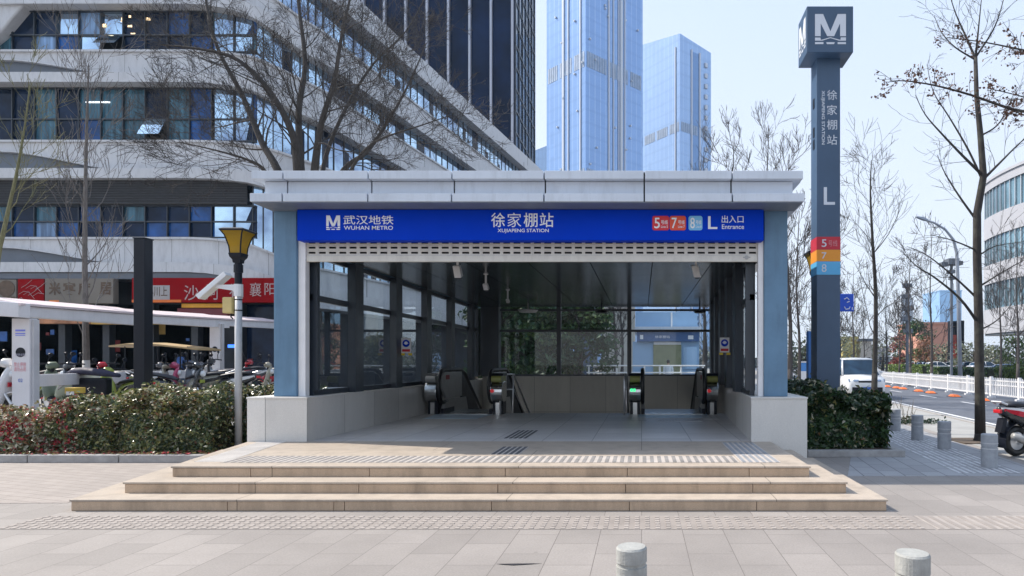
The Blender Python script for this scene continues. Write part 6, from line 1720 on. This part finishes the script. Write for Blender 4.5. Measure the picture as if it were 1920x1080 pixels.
# ------------------------------------------------ cars
def carbody(label, color, name='parked_car', L_=4.5, wd=.9, hood=.95, roof=1.48, van=False, group=None, glassm=None):
    """front towards -Y"""
    t = thing(name, label, 'van' if van else 'car', (0, 0, 0), group=group, world=False)
    y0 = -L_ / 2
    def ring(y, w_, z0, z1, sh=.9): return [(-w_ * .93, y, z0), (w_ * .93, y, z0), (w_, y, z0 + (z1 - z0) * .35), (w_ * .985, y, z0 + (z1 - z0) * .75), (w_ * sh, y, z1), (0, y, z1 + .03), (-w_ * sh, y, z1), (-w_ * .985, y, z0 + (z1 - z0) * .75), (-w_, y, z0 + (z1 - z0) * .35)]
    hb = hood
    st = [(0, .72, .28, hb - .30), (.06, .80, .24, hb - .20), (.25, .86, .22, hb - .10), (.6, .89, .22, hb - .04), (1.1, .9, .22, hb), (2.2, .9, .22, hb + .03), (3.2, .9, .22, hb + .05), (L_ - .4, .89, .24, hb + .04), (L_ - .1, .86, .28, hb - .02), (L_, .8, .35, hb - .12)]
    b = MB(); b.loft([ring(y0 + y, w_ * wd / .9, z0, z1) for y, w_, z0, z1 in st]); bd = b.build('body', color, t, smooth=True)
    # cabin
    yf, yr = (1.0, L_ - .25) if van else (1.15, L_ - .55)
    cabin = [(yf, .80, 0.0), (yf + (.55 if van else .75), .70, roof - hb - .05), (yf + 1.2, .68, roof - hb), (yr - (.5 if van else .9), .68, roof - hb - .01), (yr - .15, .70, roof - hb - .12), (yr + .1, .78, .02)]
    gl = MB(); gl.loft([[(-.86 * wd / .9 * (1 - .0), y0 + y, hb - .03), (.86 * wd / .9, y0 + y, hb - .03), (w_ * wd / .9 + .02, y0 + y, hb + h * .96), (-w_ * wd / .9 - .02, y0 + y, hb + h * .96)] for y, w_, h in cabin])
    gl.build('cabin_glass', glassm or G_car, bd)
    b = MB()
    # roof skin and pillars
    b.loft([[(-w_ * wd / .9 - .03, y0 + y, hb + h - .05), (w_ * wd / .9 + .03, y0 + y, hb + h - .05), (w_ * wd / .9 - .04, y0 + y, hb + h + .02), (0, y0 + y, hb + h + .04), (-w_ * wd / .9 + .04, y0 + y, hb + h + .02)] for y, w_, h in cabin[1:5]])
    for s in (-1, 1):
        for (ya, wa, ha), (yb_, wb, hb_) in ((cabin[0], cabin[1]), (cabin[5], cabin[4])):
            b.tube([(s * (.86 * wd / .9), y0 + ya, hb - .02), (s * (wb * wd / .9 + .03), y0 + yb_, hb + hb_ - .02)], .045, 6)
        ym = y0 + (yf + yr) / 2 + .1; b.tube([(s * (.87 * wd / .9), ym, hb - .03), (s * (.70 * wd / .9 + .02), ym, roof - .03)], .04, 6)
    b.build('roof', color, bd, smooth=True)
    for s in (-1, 1):
        b = MB(); b.loft([[(s * .42, y0 + .10 + k, hb - .22 + h), (s * .80 * wd / .9, y0 + .22 + k, hb - .19 + h), (s * .80 * wd / .9, y0 + .16 + k, hb - .32 + h), (s * .44, y0 + .03 + k, hb - .30 + h)] for k, h in ((-.10, 0), (.12, .03))]); b.build('headlight', M_head, bd)
        b = MB(); b.loft([[(s * .5, y0 + L_ + .0 - k, hb - .1), (s * .84, y0 + L_ - .08 - k, hb - .1), (s * .84, y0 + L_ - .1 - k, hb - .25), (s * .5, y0 + L_ + .0 - k, hb - .25)] for k in (-.02, .1)]); b.build('tail_light', MT['red'], bd)
        b = MB(); b.box(s * 1.02 * wd / .9 - .09, s * 1.02 * wd / .9 + .09, y0 + yf + .35, y0 + yf + .45, hb + .06, hb + .19); b.build('mirror', color, bd, bevel=.03)
        for yw in (.8, L_ - .85):
            b = MB(); b.torus((s * (.80 * wd / .9), y0 + yw, .32), .235, .085, 'x', 22, 8); w__ = b.build('wheel', tyre_m, bd, smooth=True)
            b = MB(); b.lathe([(.0, -.03), (.07, -.05), (.2, -.04), (.2, .04), (.07, .05), (0, .03)], (s * (.84 * wd / .9), y0 + yw, .32), 16, 'x'); b.build('rim', rim_m, w__)
    b = MB(); b.box(-.42, .42, y0 - .02, y0 + .12, hb - .36, hb - .27); b.box(-.72, .72, y0 - .015, y0 + .1, .26, .52); b.build('grille', MT['black'], bd, bevel=.02)
    b = MB(); b.box(-.22, .22, y0 - .03, y0 - .016, .42, .53); b.build('number_plate', M_plate, bd)
    return t
G_car = officeglass('dark_car_glass', (.02, .05, .09), spec=.5)
M_head = M('headlamp_lens', (.16, .22, .32), .08, spec=.9); M_plate = M('plate_blue', (.04, .12, .42), .4)
vw = M('car_white', (.74, .75, .76), .3, coat=.7, var=.02); vb = M('car_silver_blue', (.30, .38, .52), .3, coat=.7, metal=.3, var=.02); vs_ = M('car_silver', (.5, .52, .55), .3, coat=.7, metal=.4); vk = M('car_black', (.02, .022, .03), .25, coat=.8)
van = carbody('white van facing the viewer behind the thin street tree', vw, 'white_van', L_=4.4, wd=.96, hood=1.10, roof=1.92, van=True)
van.location = (X(1624, 30.5), 32.2, -.05); van.rotation_euler = (0, 0, R(-3))
cg = 'cars parked in front of the curved office block'
c1 = carbody('silver blue car parked at the far right beyond the nearest hedge', vb, group=cg); c1.location = (X(1893, 70), 70, 0); c1.rotation_euler = (0, 0, R(65))
for px, d_, rz, sw_, lab in ((1760, 96, 80, {vb.name: vw}, 'white car parked behind the darker clipped hedge'), (1790, 99, 85, {vb.name: vk}, 'dark car parked right behind the curved road light'), (1718, 108, 75, {vb.name: vw}, 'white car seen over the bright green hedge'), (1822, 92, 95, {vb.name: vk}, 'black car seen left of the big bare tree trunk'), (1848, 84, 90, {vb.name: vs_}, 'silver car seen right of the big bare tree trunk'), (1742, 104, 100, {vb.name: vb}, 'blue grey car between the two white parked cars')):
    dup(c1, (X(px, d_), d_, .3), R(rz), lab, 1.0, sw_)
bw_ = thing('blue_cabinet', 'small blue and white cabinet seen between the right pillar and the pylon', 'cabinet', (X(1509, 30), 30, 0))
D = 30.; b = MB(); b.box(X(1501, D), X(1518, D), D, D + .5, 0, Z(680, D)); b.build('cabinet_body', M('cabinet_blue', (.07, .25, .60), .45), bw_, bevel=.02)
b = MB(); b.box(X(1500, D), X(1519, D), D - .02, D + .52, Z(680, D), Z(677.5, D)); b.build('cabinet_lid', MT['white'], bw_)
b = MB(); b.box(X(1502, D), X(1517, D), D - .01, D - .001, .05, Z(696, D)); b.build('white_panel', MT['white'], bw_)

# ================================================================== behind the hall: railing and person
rl = thing('white_railing', 'low white three-bar railing in front of the blue kiosk behind the hall', 'railing', (X(1215, 27), 27, 0))
D = 27.; rz0 = 1.52
b = MB()
for z in (1.52, 1.22, .9): b.tube([(X(1100, D), D, z), (X(1322, D), D, z)], .035, 6)
b.build('rails', MT['white'], rl)
for px in (1104, 1156, 1208, 1237, 1277, 1318):
    b = MB(); b.tube([(X(px, D), D + .02, 0), (X(px, D), D + .02, 1.54)], .04, 6); b.build('post', MT['white'], rl)

pr_ = thing('person', 'person in a white shirt seen from behind through the rear window, before the blue kiosk', 'person', (X(1253, 36), 36, 0), world=False)
def skinmesh(name, joints, edges, mat, parent):
    me = bpy.data.meshes.new(name); me.from_pydata([j[0] for j in joints], edges, [])
    o = bpy.data.objects.new(name, me); COL.objects.link(o)
    sk = o.modifiers.new('skin', 'SKIN'); ss = o.modifiers.new('sub', 'SUBSURF'); ss.levels = 2; ss.render_levels = 2
    for i, j in enumerate(joints):
        r = j[1]; me.skin_vertices[0].data[i].radius = r if isinstance(r, tuple) else (r, r)
        me.skin_vertices[0].data[i].use_root = (i == 0)
    bpy.context.view_layer.update()
    dg = bpy.context.evaluated_depsgraph_get()
    nm = bpy.data.meshes.new_from_object(o.evaluated_get(dg)); bpy.data.objects.remove(o)
    nm.materials.clear(); nm.materials.append(mat)
    nm.polygons.foreach_set('use_smooth', [True] * len(nm.polygons))
    q = bpy.data.objects.new(name, nm); COL.objects.link(q); q.parent = parent
    return q
skin_m = M('skin', (.45, .27, .19), .55); hair_m = M('black_hair', (.012, .01, .01), .5); shirt = M('white_shirt', (.68, .72, .76), .8, bmp=.2); trous = M('dark_trousers', (.03, .035, .05), .8); shoe = MT['black']
J = [((0, 0, .96), (.14, .10)), ((0, .01, 1.18), (.13, .09)), ((0, .02, 1.40), (.16, .10)), ((0, .01, 1.50), (.06, .06)), ((0, -.01, 1.58), (.055, .06)), ((0, -.01, 1.68), (.075, .095)), ((0, 0, 1.78), (.05, .06))]
E = [(i, i + 1) for i in range(6)]
for s in (-1, 1):
    n = len(J)
    J += [((s * .19, .02, 1.42), .055), ((s * .24, .03, 1.15), .042), ((s * .24, -.06, .92), .032), ((s * .24, -.09, .84), (.018, .036)), ((s * .09, 0, .90), .085), ((s * .10, -.01, .50), .058), ((s * .10, .02, .10), .042), ((s * .105, -.12, .04), (.035, .03))]
    E += [(2, n), (n, n + 1), (n + 1, n + 2), (n + 2, n + 3), (0, n + 4), (n + 4, n + 5), (n + 5, n + 6), (n + 6, n + 7)]
    for k, dx in enumerate((-.024, -.008, .008, .024)):
        m_ = len(J); J += [((s * .24 + dx * .3, -.09 + dx, .795), .009), ((s * .235 + dx * .3, -.095 + dx, .75 + abs(k - 1.5) * .008), .007)]; E += [(n + 3, m_), (m_, m_ + 1)]
    m_ = len(J); J += [((s * .225, -.13, .83), .010), ((s * .215, -.145, .79), .008)]; E += [(n + 3, m_), (m_, m_ + 1)]
body = skinmesh('body', J, E, skin_m, pr_)
b = MB(); b.loft([[(w_ * math.cos(a), d_ * math.sin(a) + .01, z) for a in [2 * math.pi * k / 16 for k in range(16)]] for z, w_, d_ in ((.86, .19, .14), (1.0, .185, .135), (1.2, .18, .13), (1.38, .205, .135), (1.45, .17, .11), (1.50, .075, .075))], caps=False)
for s in (-1, 1): b.tube([(s * .15, .02, 1.43), (s * .21, .02, 1.40), (s * .245, .03, 1.15), (s * .245, -.04, .98)], [.07, .075, .062, .052], 10, caps=False)
b.build('shirt', shirt, pr_, smooth=True)
b = MB()
for s in (-1, 1): b.tube([(s * .085, 0, .95), (s * .095, 0, .85), (s * .10, -.01, .5), (s * .10, .02, .09)], [.115, .11, .082, .075], 12)
b.build('trousers', trous, pr_, smooth=True)
b = MB(); b.loft([[(r * .092 * math.cos(a), r * .108 * math.sin(a) + .012, z) for a in [2 * math.pi * k / 14 for k in range(14)]] for z, r in ((1.62, .80), (1.66, .98), (1.72, 1.06), (1.78, .95), (1.82, .6), (1.835, .2))]); b.build('hair', hair_m, pr_, smooth=True)
for s in (-1, 1):
    b = MB(); b.loft([[(s * .105 + w_ * math.cos(a), y, .045 + h * math.sin(a)) for a in [2 * math.pi * k / 8 for k in range(8)]] for y, w_, h in ((.07, .03, .03), (.03, .045, .045), (-.1, .05, .04), (-.19, .03, .02))]); b.build('shoe', shoe, pr_, smooth=True)

rr = random.Random(44); ds = thing('dry_weed', 'thin dry weed stalks growing by the kerb right of the dark bush', 'weed', (X(1700, 17), 17, 0))
b = MB()
for k in range(16):
    x = X(1700, 17) + rr.uniform(-.3, .3); y = 17 + rr.uniform(-.3, .3); h = rr.uniform(.2, .75); dx = rr.uniform(-.25, .25)
    b.tube([(x, y, 0), (x + dx * .4, y, h * .6), (x + dx, y + .05, h)], [.009, .007, .004], 4)
b.build('stalks', M('dry_stalk', (.12, .10, .07), .9), ds)
N = 260; b = MB(); b.leaves(np.stack([X(1715, 17) + rng.normal(0, .35, N), 17 + rng.normal(0, .2, N), np.abs(rng.normal(0, .06, N)) + .01], 1), rng.normal(size=(N, 3)) + (0, 0, .6), .1, rng); b.build('foliage', bpy.data.materials['hedge_leaf_dark'], ds)
# broken paver in the foreground
b = MB(); b.prism([(X(930, 5.1), 5.115), (X(962, 5.1), 5.085), (X(1015, 5.1), 5.13), (X(966, 5.1), 5.125)], .004, .0055); structure(b.build('paving_crack', MT['joint']))
for o in list(bpy.data.objects):
    if 'world' in o.keys(): del o['world']

# ================================================================== haze: far things fade to blue
m = bpy.data.materials.new('haze_air'); m.use_nodes = True
nt = m.node_tree; nt.nodes.remove(nt.nodes['Principled BSDF'])
pv = nt.nodes.new('ShaderNodeVolumePrincipled'); pv.inputs['Color'].default_value = (.55, .77, 1.0, 1); pv.inputs['Density'].default_value = .00022; pv.inputs['Anisotropy'].default_value = .2
nt.links.new(pv.outputs[0], nt.nodes['Material Output'].inputs['Volume'])
b = MB(); b.box(-1520, 1520, -420, 2020, -2.2, 195)
hzo = b.build('haze', m); hzo['kind'] = 'stuff'
